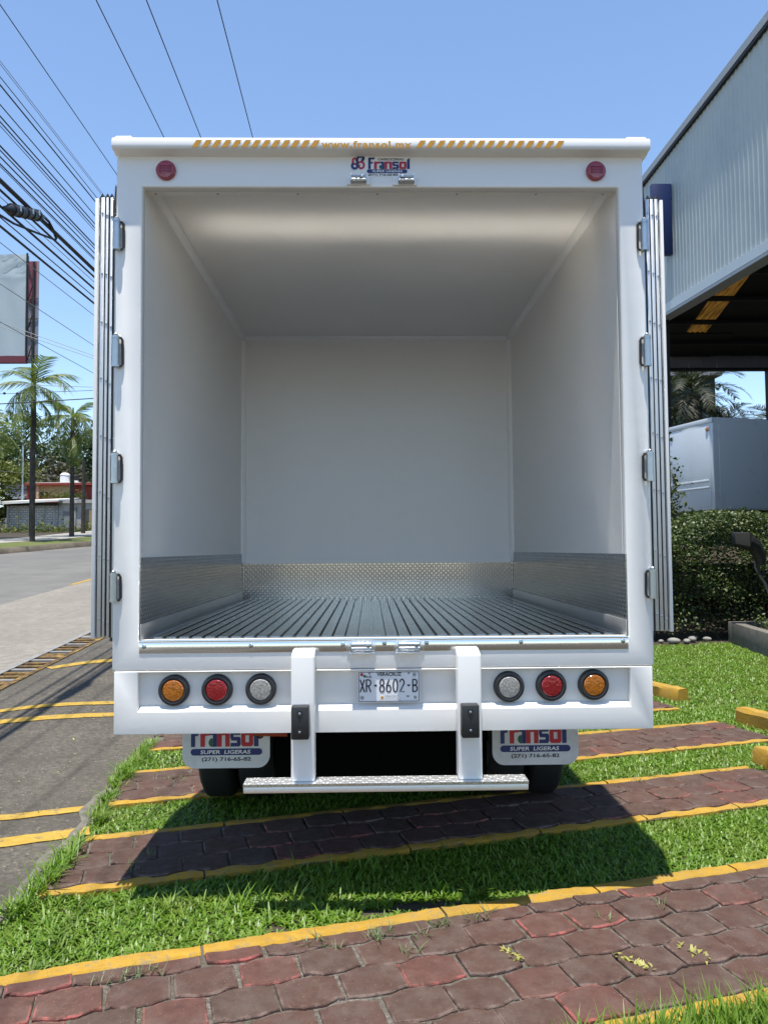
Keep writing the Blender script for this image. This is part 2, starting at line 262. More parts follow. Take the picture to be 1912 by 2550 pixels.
# ------------------------------------------------------------------ mesh helpers
def tag(o, label=None, cat=None, group=None, kind=None):
    if label: o['label'] = label
    if cat: o['category'] = cat
    if group: o['group'] = group
    if kind: o['kind'] = kind
    return o
def thing(name, label, cat, loc=(0, 0, 0), rz=0.0, group=None):
    o = bpy.data.objects.new(name, None); COL.objects.link(o); o.location = loc; o.rotation_euler = (0, 0, rz); o.empty_display_size = 0.2
    return tag(o, label, cat, group)
def rootloc(o):
    v = Vector((0, 0, 0))
    while o is not None: v += o.location; o = o.parent
    return v
def link_mesh(name, me, mat, parent=None):
    o = bpy.data.objects.new(name, me); COL.objects.link(o)
    if mat is not None and not me.materials: me.materials.append(mat)
    if parent is not None: o.parent = parent
    return o
class MB:
    def __init__(s): s.bm = bmesh.new()
    def verts(s, co): return [s.bm.verts.new(c) for c in co]
    def face(s, vs):
        try: return s.bm.faces.new(vs)
        except ValueError: return None
    def box(s, a, b, rot=None, ctr=None):
        (x0, y0, z0), (x1, y1, z1) = a, b
        co = [Vector(c) for c in ((x0, y0, z0), (x1, y0, z0), (x1, y1, z0), (x0, y1, z0), (x0, y0, z1), (x1, y0, z1), (x1, y1, z1), (x0, y1, z1))]
        if rot is not None:
            c = Vector(ctr) if ctr is not None else (Vector(a)+Vector(b))/2
            co = [c+rot @ (v-c) for v in co]
        v = s.verts(co)
        for f in ((0, 3, 2, 1), (4, 5, 6, 7), (0, 1, 5, 4), (1, 2, 6, 5), (2, 3, 7, 6), (3, 0, 4, 7)): s.face([v[i] for i in f])
        return s
    def hexa(s, co):
        v = s.verts(co)
        for f in ((0, 3, 2, 1), (4, 5, 6, 7), (0, 1, 5, 4), (1, 2, 6, 5), (2, 3, 7, 6), (3, 0, 4, 7)): s.face([v[i] for i in f])
        return s
    def prism(s, pts, fn0, fn1, cap0=True, cap1=True):
        a = s.verts([fn0(p) for p in pts]); b = s.verts([fn1(p) for p in pts]); n = len(pts)
        for i in range(n): s.face([a[i], a[(i+1) % n], b[(i+1) % n], b[i]])
        if cap0: s.face(a[::-1])
        if cap1: s.face(b)
        return s
    def tube(s, pts, rad, n=8, caps=True):
        pts = [Vector(p) for p in pts]; rs = rad if hasattr(rad, '__len__') else [rad]*len(pts)
        rings = []; up = None
        for i, p in enumerate(pts):
            t = (pts[min(i+1, len(pts)-1)]-pts[max(i-1, 0)]).normalized()
            if up is None:
                up = Vector((0, 0, 1)) if abs(t.z) < 0.9 else Vector((1, 0, 0))
            a = t.cross(up).normalized(); b = a.cross(t).normalized(); up = b
            rings.append(s.verts([p+(a*math.cos(2*PI*k/n)+b*math.sin(2*PI*k/n))*rs[i] for k in range(n)]))
        for i in range(len(rings)-1):
            for k in range(n): s.face([rings[i][k], rings[i][(k+1) % n], rings[i+1][(k+1) % n], rings[i+1][k]])
        if caps: s.face(rings[0][::-1]); s.face(rings[-1])
        return s
    def lathe(s, prof, c, axis='Z', n=24, closed=True):
        c = Vector(c); rings = []
        for r, h in prof:
            ring = []
            for k in range(n):
                ca, sa = math.cos(2*PI*k/n)*r, math.sin(2*PI*k/n)*r
                ring.append(c+(Vector((ca, sa, h)) if axis == 'Z' else Vector((ca, h, sa)) if axis == 'Y' else Vector((h, ca, sa))))
            rings.append(s.verts(ring))
        for i in range(len(rings)-1):
            for k in range(n): s.face([rings[i][k], rings[i][(k+1) % n], rings[i+1][(k+1) % n], rings[i+1][k]])
        if closed: s.face(rings[0][::-1]); s.face(rings[-1])
        return s
    def ring(s, o, i, y0, y1):
        """rectangular frame in the XZ plane; o, i = (x0, x1, z0, z1)"""
        def q(r, y): return s.verts([(r[0], y, r[2]), (r[1], y, r[2]), (r[1], y, r[3]), (r[0], y, r[3])])
        of, inf, ob, ib = q(o, y0), q(i, y0), q(o, y1), q(i, y1)
        for k in range(4):
            j = (k+1) % 4
            s.face([of[k], of[j], inf[j], inf[k]]); s.face([ob[j], ob[k], ib[k], ib[j]])
            s.face([of[j], of[k], ob[k], ob[j]]); s.face([inf[k], inf[j], ib[j], ib[k]])
        return s
    def build(s, name, mat, parent=None, world=False, bevel=0.0, seg=2, smooth=False, recalc=True):
        bm = s.bm
        if recalc: bmesh.ops.recalc_face_normals(bm, faces=bm.faces)
        if bevel:
            es = [e for e in bm.edges if len(e.link_faces) == 2 and e.calc_face_angle(0) > 0.75]
            bmesh.ops.bevel(bm, geom=es, offset=bevel, segments=seg, profile=0.5, affect='EDGES', clamp_overlap=True)
        if world and parent is not None: bmesh.ops.translate(bm, verts=bm.verts, vec=-rootloc(parent))
        me = bpy.data.meshes.new(name); bm.to_mesh(me); bm.free()
        if smooth or bevel:
            for p in me.polygons: p.use_smooth = True
            if not smooth or smooth == 'auto':
                me.set_sharp_from_angle(angle=R(35))
        return link_mesh(name, me, mat, parent)
def np_mesh(name, verts, faces, mat, parent=None, smooth=False):
    """fast mesh from numpy arrays; faces = (n, k) int array"""
    verts = np.asarray(verts, np.float32).reshape(-1, 3); faces = np.asarray(faces, np.int32)
    me = bpy.data.meshes.new(name); n, k = faces.shape
    me.vertices.add(len(verts)); me.vertices.foreach_set('co', verts.ravel())
    me.loops.add(n*k); me.loops.foreach_set('vertex_index', faces.ravel())
    me.polygons.add(n); me.polygons.foreach_set('loop_start', np.arange(0, n*k, k, dtype=np.int32))
    if smooth: me.polygons.foreach_set('use_smooth', np.ones(n, bool))
    me.update(calc_edges=True); me.validate()
    return link_mesh(name, me, mat, parent)
def dup_tree(o, parent=None):
    c = o.copy(); COL.objects.link(c)
    if parent is not None: c.parent = parent
    for ch in list(o.children): dup_tree(ch, c)
    return c
def text_obj(name, s, origin, u, v, w, h, mat, parent, bold=0.0, shear=0.0, space=1.0, world=True):
    """flat lettering filling a w x h rectangle that starts at origin and runs along u and v"""
    cu_ = bpy.data.curves.new(name, 'FONT'); cu_.body = s; cu_.offset = bold; cu_.shear = shear; cu_.space_character = space; cu_.resolution_u = 3
    t = bpy.data.objects.new(name, cu_); COL.objects.link(t)
    bpy.context.view_layer.update()
    me = bpy.data.meshes.new_from_object(t.evaluated_get(bpy.context.evaluated_depsgraph_get()))
    bpy.data.objects.remove(t); bpy.data.curves.remove(cu_)
    co = np.zeros(len(me.vertices)*3); me.vertices.foreach_get('co', co); co = co.reshape(-1, 3)
    lo, hi = co.min(0), co.max(0)
    o_ = Vector(origin)-(rootloc(parent) if world and parent is not None else Vector((0, 0, 0))); u = Vector(u); v = Vector(v)
    for i, ve in enumerate(me.vertices):
        ve.co = o_+u*((co[i, 0]-lo[0])/(hi[0]-lo[0])*w)+v*((co[i, 1]-lo[1])/(hi[1]-lo[1])*h)
    vs = [tuple(p.co) for p in me.vertices]; fs = [tuple(p.vertices) for p in me.polygons if p.area > 1e-9]
    me2 = bpy.data.meshes.new(name); me2.from_pydata(vs, [], fs); bpy.data.meshes.remove(me)
    return link_mesh(name, me2, mat, parent)
def flat_poly(name, polys, fn, mat, parent):
    """flat print: list of 2D polygons mapped by fn"""
    b = MB()
    for p in polys: b.face(b.verts([fn(q) for q in p]))
    return b.build(name, mat, parent, recalc=False)
def stroke(pts, w):
    """outline quads of a thick polyline"""
    out = []; n = len(pts); L_ = []; R_ = []
    for i in range(n):
        a = Vector(pts[max(0, i-1)]); b = Vector(pts[min(n-1, i+1)]); t = (b-a).normalized(); nn = Vector((-t.y, t.x))*(w/2 if not hasattr(w, '__len__') else w[i]/2)
        p = Vector(pts[i]); L_.append(p+nn); R_.append(p-nn)
    for i in range(n-1): out.append([R_[i], R_[i+1], L_[i+1], L_[i]])
    return out

# ------------------------------------------------------------------ terrain
def ss(a, b, x):
    t = np.clip((x-a)/(b-a), 0, 1); return t*t*(3-2*t)
def Lz(y): y = np.maximum(0, y); return 0.06*y*y/(y+1.0)
def Rz(y): return 1.7*ss(10.3, 13.5, y)+0.04*np.maximum(0, y-13.5)
def T(x, y):
    w = ss(1.95, 3.6, -np.asarray(x, float)); return w*Lz(np.asarray(y, float))+(1-w)*Rz(np.asarray(y, float))
def grid_sheet(name, xf, ys, nx, dz, mat, parent=None, xl=None):
    """ground sheet: for every y a row of nx points between xf(y) limits"""
    vs = []; ys = np.asarray(ys, float)
    for y in ys:
        a, b = xf(y); xs = np.linspace(a, b, nx); vs.append(np.stack([xs, np.full(nx, y), T(xs, np.full(nx, y))+dz], 1))
    vs = np.concatenate(vs); n = len(ys); i = np.arange(n-1)[:, None]*nx+np.arange(nx-1)[None]
    f = np.stack([i, i+1, i+nx+1, i+nx], -1).reshape(-1, 4)
    return np_mesh(name, vs, f, mat, parent, True)
EY = [-9, -0.6, -0.08, 0.13, 0.79, 1.25, 1.91, 2.53, 3.26, 6, 12]; EX = [-1.75, -1.69, -1.70, -1.69, -1.72, -1.76, -1.85, -1.93, -1.95, -2.0, -2.0]
def edge_x(y): return np.interp(y, EY, EX)
gx = np.unique(np.round(np.concatenate([[-320, -200, -120, -80, -60, -45, -35, -28, -22, -18, -15, -13, -11, -9, -7.5, -6.2, -5.2, -4.6, -4.34, -4.33, -3.93, -3.92], np.arange(-3.8, -1.7, 0.15), [-1.5, 0, 2, 4, 6, 8, 10, 12, 15, 20, 30, 45, 70, 110, 200, 320]]), 3))
gy = np.unique(np.round(np.concatenate([[-120, -60, -30, -15, -8, -5], np.arange(-4, 18, 0.4), np.arange(18, 70, 2.0), [75, 85, 100, 130, 180, 260, 400]]), 3))
X, Y = np.meshgrid(gx, gy); Z = T(X, Y)-0.022
Z = np.where((X < -1.9) & (X > -15) & (Y > -9) & (Y < 110), Z-0.04, Z)
Z = np.where((X < -3.925) & (X > -4.335) & (Y > 3) & (Y < 14), Z-0.45, Z)
nx = len(gx); ii = np.arange(len(gy)-1)[:, None]*nx+np.arange(nx-1)[None]
g = np_mesh('ground', np.stack([X, Y, Z], -1).reshape(-1, 3), np.stack([ii, ii+1, ii+nx+1, ii+nx], -1).reshape(-1, 4), M_soil, None, True)
tag(g, kind='structure')
def kerb_x(y): return -14.9+0.30*(min(y, 36)-27.7)
ys_d = np.concatenate([np.arange(-5, 12, 0.2), np.arange(12, 24, 1.0)])
dw = grid_sheet('driveway', lambda y: (-3.915, edge_x(y)), ys_d, 24, 0.0, M_asph); tag(dw, kind='structure')
sh = grid_sheet('road_shoulder', lambda y: (-7.3, -4.345), np.concatenate([np.arange(-6, 30, 0.5), np.arange(30, 100, 3)]), 6, 0.0, M_should); tag(sh, kind='structure')
rd = grid_sheet('road', lambda y: (kerb_x(y), -7.3), np.concatenate([np.arange(-30, 40, 0.8), np.arange(40, 46, 2)]), 8, 0.0, M_road); tag(rd, kind='structure')
ln = grid_sheet('road_line', lambda y: (-7.40, -7.28), np.arange(15.4, 24, 0.4), 2, 0.006, M_yline, None); tag(ln, kind='structure')
def painted_line(a, b, w):
    (x0, y0), (x1, y1) = a, b; n = 24; t = np.linspace(0, 1, n); xs = x0+(x1-x0)*t; ys = y0+(y1-y0)*t
    d = np.array([x1-x0, y1-y0]); d /= np.linalg.norm(d); nrm = np.array([-d[1], d[0]])*w/2
    jit = RNG.normal(0, 0.004, (2, n))
    A = np.stack([xs-nrm[0]+jit[0]*0, ys-nrm[1]+jit[0]], 1); B = np.stack([xs+nrm[0], ys+nrm[1]+jit[1]], 1)
    v = np.concatenate([A, B]); z = T(v[:, 0], v[:, 1])+0.006
    i = np.arange(n-1); f = np.stack([i, i+1, i+n+1, i+n], 1)
    o = np_mesh('painted_line', np.column_stack([v, z]), f, M_yline, dw); return o
painted_line((-3.85, 5.65), (-2.6, 6.9), 0.15); painted_line((-3.86, 3.40), (-2.3, 4.86), 0.10); painted_line((-3.86, 2.94), (-2.1, 4.46), 0.125)
painted_line((-3.2, 0.93), (-1.80, 1.475), 0.105); painted_line((-3.2, 0.42), (-1.70, 1.04), 0.15)
# concrete lip along the asphalt edge
def lip_sheet():
    ys = np.arange(-4, 9, 0.1); v = []
    for y in ys:
        e = edge_x(y); j = 0.02*math.sin(y*7.3)+0.015*math.sin(y*17.1)
        w_ = 0.05+0.035*math.sin(y*1.7)+0.02*math.sin(y*5.1)
        v += [(e-w_+j, y, float(T(e-w_, y))+0.006), (e-0.01, y, float(T(e, y))+0.008), (e+0.015+j*0.5, y, -0.03)]
    n = len(ys); i = np.arange(n-1)*3
    f = np.concatenate([np.stack([i, i+1, i+4, i+3], 1), np.stack([i+1, i+2, i+5, i+4], 1)])
    o = np_mesh('driveway_edge', v, f, M_kerbc, None, True); tag(o, kind='structure')
lip_sheet()
# drain grate between driveway and road
dg = thing('drain_grate', 'long steel trench drain grate with worn yellow bars across the driveway', 'drain grate', (-4.12, 3.2, float(T(-4.12, 3.2))))
def rail(name, xa, xb, mat):
    b = MB(); ys = np.arange(3.2, 12.05, 0.4)
    for y0, y1 in zip(ys[:-1], ys[1:]):
        z0, z1 = float(T(xa, y0)), float(T(xa, y1))
        b.hexa([(xa, y0, z0-0.1), (xb, y0, z0-0.1), (xb, y1, z1-0.1), (xa, y1, z1-0.1), (xa, y0, z0+0.012), (xb, y0, z0+0.012), (xb, y1, z1+0.012), (xa, y1, z1+0.012)])
    bmesh.ops.remove_doubles(b.bm, verts=b.bm.verts, dist=0.001)
    return b.build(name, mat, dg, True)
rail('rail', -4.36, -4.27, M_rail); rail('rail', -3.975, -3.90, M_yrail)
k = 0; y = 3.35
while y < 11.9:
    z = float(T(-4.1, y)); s = 0.06*1.0
    w = 0.075 if k % 8 else 0.15
    MB().hexa([(-4.272, y, z-0.06), (-3.973, y, z-0.06), (-3.973, y+w, z-0.06+s*w), (-4.272, y+w, z-0.06+s*w), (-4.272, y, z+0.004), (-3.973, y, z+0.004), (-3.973, y+w, z+0.004+s*w), (-4.272, y+w, z+0.004+s*w)]).build('grate_bar', M_yrail if k % 3 else M_rail, dg, True)
    y += 0.185; k += 1
# far kerb, verge, footway
def band(name, d0, d1, z0, z1, mat, side=None):
    ys = np.arange(-10, 70, 1.0); vs = []
    for y in ys:
        kx = kerb_x(y); base = float(Lz(y)); row = [(kx-d0, y, base+z0), (kx-d1, y, base+z1)]
        if side is not None: row = [(kx-d0+0.05, y, base-0.05)]+row
        vs += row
    m = 3 if side is not None else 2; n = len(ys); i = np.arange(n-1)*m
    f = [np.stack([i+j, i+m+j, i+m+j+1, i+j+1], 1) for j in range(m-1)]
    o = np_mesh(name, vs, np.concatenate(f), mat); tag(o, kind='structure'); return o
M_kerbf = ground_mat('stained_kerb', ((0.0640, 0.0544, 0.0406), (0.1088, 0.0928, 0.0686), (0.1600, 0.1344, 0.0998)), 1.5, bmp=0.5)
M_verge = ground_mat('verge_grass', ((0.0560, 0.0720, 0.0156), (0.0960, 0.1120, 0.0273), (0.1360, 0.1360, 0.0468)), 3, bmp=1.0)
band('kerb', 0.0, 0.18, 0.22, 0.235, M_kerbf, side=1); band('verge', 0.18, 2.9, 0.236, 0.26, M_verge); band('footway', 2.9, 5.6, 0.27, 0.30, M_side)

# ------------------------------------------------------------------ paver strips with yellow edging
TH = math.atan(0.283); ES = np.array([math.cos(TH), math.sin(TH)]); EN = np.array([-math.sin(TH), math.cos(TH)])
def st(s, t): return ES*s+EN*t
PW = 0.247
def paver_outline(w, h, a, top=True, bot=True):
    """stone with bulging long sides so that rows interlock; counter-clockwise"""
    fs = [-0.5, -0.42, -0.2, 0.2, 0.42, 0.5]
    wave = lambda f: a*max(-1, min(1, 1.7*math.cos(2*PI*f)))
    tp = [(f*w, h/2+(wave(f) if top else 0)) for f in fs]; bt = [(f*w, -h/2-(wave(f) if bot else 0)) for f in fs]
    return bt+tp[::-1]
def paver_mesh(name, outline, hz=0.014, rnd=0.0034, clampx=None):
    pts = np.array(outline); c = pts.mean(0); n = len(pts)
    pts = pts+RNG.normal(0, rnd, pts.shape)
    if clampx is not None: pts = clampx(pts)
    c = pts.mean(0)
    def inset(k):
        d = pts-c; r = np.linalg.norm(d, axis=1, keepdims=True)+1e-6; return c+d*np.clip((r-k)/r, 0.05, 1)
    rings = [(pts, -0.025, 1.0), (pts, hz-0.006, 1.0), (inset(0.0045), hz-0.001, 1.0), (inset(0.013), hz, 0.07)]
    v = []; f4 = []; rim = []
    for p, z, r in rings:
        v += [(q[0], q[1], z) for q in p]; rim += [r]*n
    me = bpy.data.meshes.new(name)
    faces = []
    for k in range(3):
        for i in range(n): faces.append((k*n+i, k*n+(i+1) % n, (k+1)*n+(i+1) % n, (k+1)*n+i))
    v.append((c[0], c[1], hz)); rim.append(0.0)
    for i in range(n): faces.append((3*n+i, 3*n+(i+1) % n, len(v)-1))
    me.from_pydata(v, [], faces)
    at = me.attributes.new('rim', 'FLOAT', 'POINT'); at.data.foreach_set('value', np.array(rim, np.float32))
    me.materials.append(M_paver); return me
GAP = 0.012
def edging(parent, tA, tB, wavy, s0f, s1, seglen, phase):
    """painted edge band between tA (outer) and tB (inner), broken into blocks"""
    s = s0f
    while s < s1-0.05:
        L = min(seglen*(0.7+0.6*random.random()), s1-s); n = max(3, int(L/0.035)); b = MB()
        def pt(k):
            q = s+0.006+(L-0.012)*k/(n-1); w = 0.0
            if wavy: w = 0.013*max(-1, min(1, 1.7*math.cos(2*PI*(q/PW+phase))))
            o = tA+0.006*math.sin(q*9.1+tA*5)+random.gauss(0, 0.004); i = tB+(w if tB > tA else w)+random.gauss(0, 0.003)
            return q, o, i
        P = [pt(k) for k in range(n)]; top = []; 
        zz = 0.013
        rows = []
        for q, o, i in P:
            d = 1 if i > o else -1
            row = []
            for t_, z in ((o, -0.03), (o, zz-0.006), (o+d*0.010, zz), (i-d*0.010, zz), (i, zz-0.008), (i, -0.03)):
                p = st(q, t_); row.append((p[0], p[1], z+random.gauss(0, 0.0008)))
            rows.append(b.verts(row))
        for a, c in zip(rows[:-1], rows[1:]):
            for j in range(5): b.face([a[j], a[j+1], c[j+1], c[j]])
        b.face(rows[0]); b.face(rows[-1][::-1])
        b.build('edging_block', M_yellow, parent, smooth='auto')
        s += L
def left_s(t):
    s = -1.7
    for _ in range(6):
        p = st(s, t); s += (edge_x(p[1])+0.03-p[0])/ES[0]
    return s
CACHE = {}
def strip(t_lo, t_hi, eb, et, s_right, half_top, rows, wavy, phase0=0.0):
    """mortar bed + stones + edging between perpendicular offsets t_lo..t_hi (outer faces of the edging)"""
    n = 60; ts = (t_lo-0.0, t_hi+0.0); vs = []
    for k in range(n):
        for t in ts:
            sl_ = left_s(t); p = st(sl_+(s_right-sl_)*k/(n-1), t); vs.append((p[0], p[1], 0.001+0.0))
    i = np.arange(n-1)*2; bed = np_mesh('paver_strip', vs, np.stack([i, i+2, i+3, i+1], 1), M_mortar, None); tag(bed, kind='structure')
    lo, hi = t_lo+eb, t_hi-et; tcur = lo
    hs = [(hi-lo-(0.1 if half_top else 0))/rows]*rows+([0.1] if half_top else [])
    for r, h in enumerate(hs):
        tc = tcur+h/2; tcur += h; sl_ = left_s(tc); s = math.floor(sl_/PW)*PW+(PW/2 if r % 2 else 0)+phase0*PW-PW
        top = not (r == len(hs)-1 and (half_top or not wavy)); bot = not (r == 0 and not wavy)
        while s < s_right+0.02:
            s += PW
            if s+PW/2 < sl_+0.05 or s-PW/2 > s_right: continue
            p = st(s, tc)
            key = (top, bot, round(h, 3), random.randrange(5))
            cut = (s-PW/2 < sl_+0.06)
            if cut:
                def cl(pts, p=p):
                    q = pts.copy()
                    for a in q:
                        wpt = p+ES*a[0]+EN*a[1]; ex = edge_x(wpt[1])+0.035
                        if wpt[0] < ex: a[0] += (ex-wpt[0])/ES[0]
                    return q
                me = paver_mesh('paver', paver_outline(PW-GAP, h-GAP, 0.013, top, bot), clampx=cl)
            elif s+PW/2 > s_right+0.01:
                me = paver_mesh('paver', paver_outline(PW-GAP, h-GAP, 0.013, top, bot), clampx=lambda q: np.column_stack([np.minimum(q[:, 0], s_right-s), q[:, 1]]))
            else:
                if key not in CACHE: CACHE[key] = paver_mesh('paver', paver_outline(PW-GAP, h-GAP, 0.013, top, bot))
                me = CACHE[key]
            o = bpy.data.objects.new('paver', me); COL.objects.link(o); o.parent = bed
            o.location = (p[0]+random.gauss(0, 0.002), p[1]+random.gauss(0, 0.002), random.gauss(0, 0.0022))
            o.rotation_euler = (random.gauss(0, 0.008), random.gauss(0, 0.008), TH+random.gauss(0, 0.009))
    edging(bed, t_hi, t_hi-et+0.003, wavy, left_s(t_hi)+0.02, s_right, 0.95, 0.25+phase0)
    edging(bed, t_lo, t_lo+eb-0.003, wavy, left_s(t_lo)+0.02, s_right, 0.95, 0.25+phase0)
    return bed
P1 = strip(-1.205, -0.130, 0.095, 0.088, 3.1, True, 4, False, 0.28)
P2 = strip(0.577, 1.347, 0.072, 0.072, 3.35, False, 3, True, 0.1)
P3 = strip(1.905, 2.684, 0.065, 0.072, 4.2, False, 3, True, 0.6)
P4 = strip(3.27, 4.04, 0.065, 0.065, 4.25, False, 3, True, 0.4)


# ------------------------------------------------------------------ grass
def blades(name, xy, z, hgt, wid, lean, mat, parent=None, kind='stuff', curl=0.5):
    n = len(xy); a = RNG.uniform(0, 2*PI, n); h = hgt*RNG.uniform(0.6, 1.2, n); w = wid*RNG.uniform(0.7, 1.3, n)
    ln_ = lean*RNG.uniform(0.5, 1.2, n); d = np.stack([np.cos(a), np.sin(a)], 1); sd = np.stack([-d[:, 1], d[:, 0]], 1)
    base = np.column_stack([xy, z]); 
    def pt(f, off, width):
        ang = ln_*(0.6+curl*f); r = h*f*np.sin(np.minimum(ang, 1.75)); zz = h*f*np.cos(np.minimum(ang, 1.75))
        p = base.copy(); p[:, :2] += d*r[:, None]+sd*(off*width)[:, None]; p[:, 2] += zz; return p
    v = np.stack([pt(0, -0.5, w*0.7), pt(0, 0.5, w*0.7), pt(0.5, -0.5, w), pt(0.5, 0.5, w), pt(1.0, 0.0, w)], 1).reshape(-1, 3)
    i = np.arange(n)*5; f = np.concatenate([np.stack([i, i+1, i+3], 1), np.stack([i, i+3, i+2], 1), np.stack([i+2, i+3, i+4], 1)])
    o = np_mesh(name, v, f, mat, parent, True)
    if kind: tag(o, kind=kind)
    return o
def scatter(n, x0, x1, cond, ylo, yhi, patch=None):
    xs = RNG.uniform(x0, x1, n); lo = ylo(xs); hi = yhi(xs); ys = lo+(hi-lo)*RNG.uniform(0, 1, n)
    ok = (xs > edge_x(ys)+0.01) & cond(xs, ys)
    if patch is not None: ok &= patch(xs, ys)
    return np.column_stack([xs[ok], ys[ok]])
CT = math.cos(TH)
def line(t): return lambda x: t/CT+0.283*x
def thin(cx, cy, r): return lambda x, y: ((x-cx)**2+((y-cy)*2.2)**2 > (r*(0.7+0.5*RNG.uniform(0, 1, len(x))))**2)
yes = lambda x, y: np.ones(len(x), bool)
def strip_grass(lbl, t0, t1, x1, n, hgt, wid, patch=None, nlong=0, dens_right=True):
    xy = scatter(n, -2.0, x1, yes, line(t0-0.04), line(t1+0.04), patch)
    blades('grass_strip', xy, np.full(len(xy), -0.022), hgt, wid, 1.25, M_grass)
    if nlong:
        c = scatter(nlong, -1.6, 0.6, yes, line(t0+0.1), line(t1-0.02)); xy = np.repeat(c, 9, 0)+RNG.normal(0, 0.022, (len(c)*9, 2))
        blades('grass_tufts', xy, np.full(len(xy), -0.02), 0.115, 0.0075, 1.05, M_grass)
def patchG1(x, y):
    a = thin(0.02, -0.04, 0.11)(x, y) & thin(0.22, 0.02, 0.16)(x, y) & thin(0.36, 0.05, 0.10)(x, y) & thin(-0.42, -0.17, 0.09)(x, y)
    return a
strip_grass('g1', -0.130, 0.577, 3.6, 46000, 0.046, 0.0088, patchG1, 50)
strip_grass('g2', 1.347, 1.905, 3.4, 26000, 0.045, 0.0088)
strip_grass('g3', 2.684, 3.27, 4.0, 14000, 0.058, 0.0105)
g0 = scatter(14000, 0.3, 3.0, yes, lambda x: line(-1.205)(x)-0.75, line(-1.205+0.012)); blades('grass_strip', g0, np.full(len(g0), -0.02), 0.085, 0.007, 0.75, M_grass)
c = scatter(420, 0.6, 2.2, yes, lambda x: line(-1.205)(x)-0.3, line(-1.21)); xy = np.repeat(c, 6, 0)+RNG.normal(0, 0.015, (len(c)*6, 2)); blades('grass_tufts', xy, np.full(len(xy), -0.02), 0.15, 0.006, 0.6, M_grass)
# lawn to the hedge
lx = RNG.uniform(1.2, 8.0, 150000); ly = 2.0+8.3*RNG.uniform(0, 1, 150000)**1.15
tt = (ly-0.283*lx)*CT
inside = ((tt > 0.577) & (tt < 1.347) & (lx*ES[0]+ly*ES[1] < 3.35)) | ((tt > 1.905) & (tt < 2.684) & (lx*ES[0]+ly*ES[1] < 4.2)) | ((tt > 3.27) & (tt < 4.04) & (lx*ES[0]+ly*ES[1] < 4.25))
stone_gap = (ly > 9.55) & (lx < 6.1); bed_gap = (ly > 9.9) | (lx > 6.55+0.18*(ly-9.2)) & (ly > 8.6)
ok = (~inside) & (tt > 1.36) & (~bed_gap) & ~((ly > 9.62) & (lx < 5.8))
xy = np.column_stack([lx[ok], ly[ok]]); blades('lawn', xy, np.full(len(xy), -0.022), 0.055, 0.012, 1.3, M_grass)
# weeds along the asphalt edge and in the joints
ey = RNG.uniform(-0.1, 3.2, 130); ey = ey[(np.abs(ey-1.05) > 0.12)]
cl = np.column_stack([edge_x(ey)+RNG.normal(0.03, 0.018, len(ey)), ey]); xy = np.repeat(cl, 14, 0)+RNG.normal(0, 0.02, (len(cl)*14, 2))
blades('edge_weeds', xy, np.full(len(xy), -0.01), 0.10, 0.007, 0.95, M_grass)
ey = np.concatenate([RNG.normal(2.15, 0.07, 9), RNG.normal(0.55, 0.2, 14)]); cl = np.column_stack([edge_x(ey)+RNG.normal(0.06, 0.03, len(ey)), ey]); xy = np.repeat(cl, 12, 0)+RNG.normal(0, 0.018, (len(cl)*12, 2))
blades('edge_weeds', xy, np.full(len(xy), 0.0), 0.15, 0.008, 0.9, M_grass)
jw = [(-1.05, -0.62), (-0.98, -0.60), (-0.92, -0.58), (-0.86, -0.55), (-0.29, -0.36), (-0.22, -0.33), (-0.16, -0.40), (0.0, -0.30), (0.07, -0.27), (0.22, -0.30), (0.15, -0.44), (0.30, -0.22), (0.34, -0.2), (0.44, -0.15), (0.52, -0.12), (0.02, -0.32), (-1.28, 0.52), (-1.22, 0.62), (-1.3, 0.95), (-1.25, 0.40), (-1.5, 2.05), (-1.38, 2.0), (1.9, 1.85), (2.05, 1.95), (2.9, 2.2), (1.35, -0.06), (1.05, -0.2)]
cl = np.repeat(np.array(jw), 10, 0)+RNG.normal(0, 0.018, (len(jw)*10, 2)); blades('joint_weeds', cl, np.full(len(cl), 0.0), 0.07, 0.0045, 1.0, M_weed)
yw = []
for (x0, y0, x1, y1) in ((0.555, -0.44, 0.60, -0.52), (0.985, -0.50, 1.10, -0.61), (1.27, -0.44, 1.36, -0.53)):
    for q in np.linspace(0, 1, 26): yw.append((x0+(x1-x0)*q, y0+(y1-y0)*q))
yw = np.array(yw)+RNG.normal(0, 0.009, (len(yw), 2)); blades('joint_weeds', yw, np.full(len(yw), 0.012), 0.034, 0.012, 1.25, M_yweed)
# a small dead leaf and litter on the stones and the asphalt
fx = RNG.uniform(-3.6, -1.9, 60); fy = RNG.uniform(-0.5, 4.5, 60); blades('fallen_leaves', np.column_stack([fx, fy]), T(fx, fy)+0.006, 0.03, 0.012, 1.7, M_yweed)

# ------------------------------------------------------------------ the box truck
XC = 0.068
truck = thing('box_truck', 'white box truck parked on the paver strips with its rear doors folded wide open', 'box truck', (XC, 1.2, 0))
W = True
OX0, OX1, IX0, IX1 = -1.232, 1.368, -1.105, 1.245
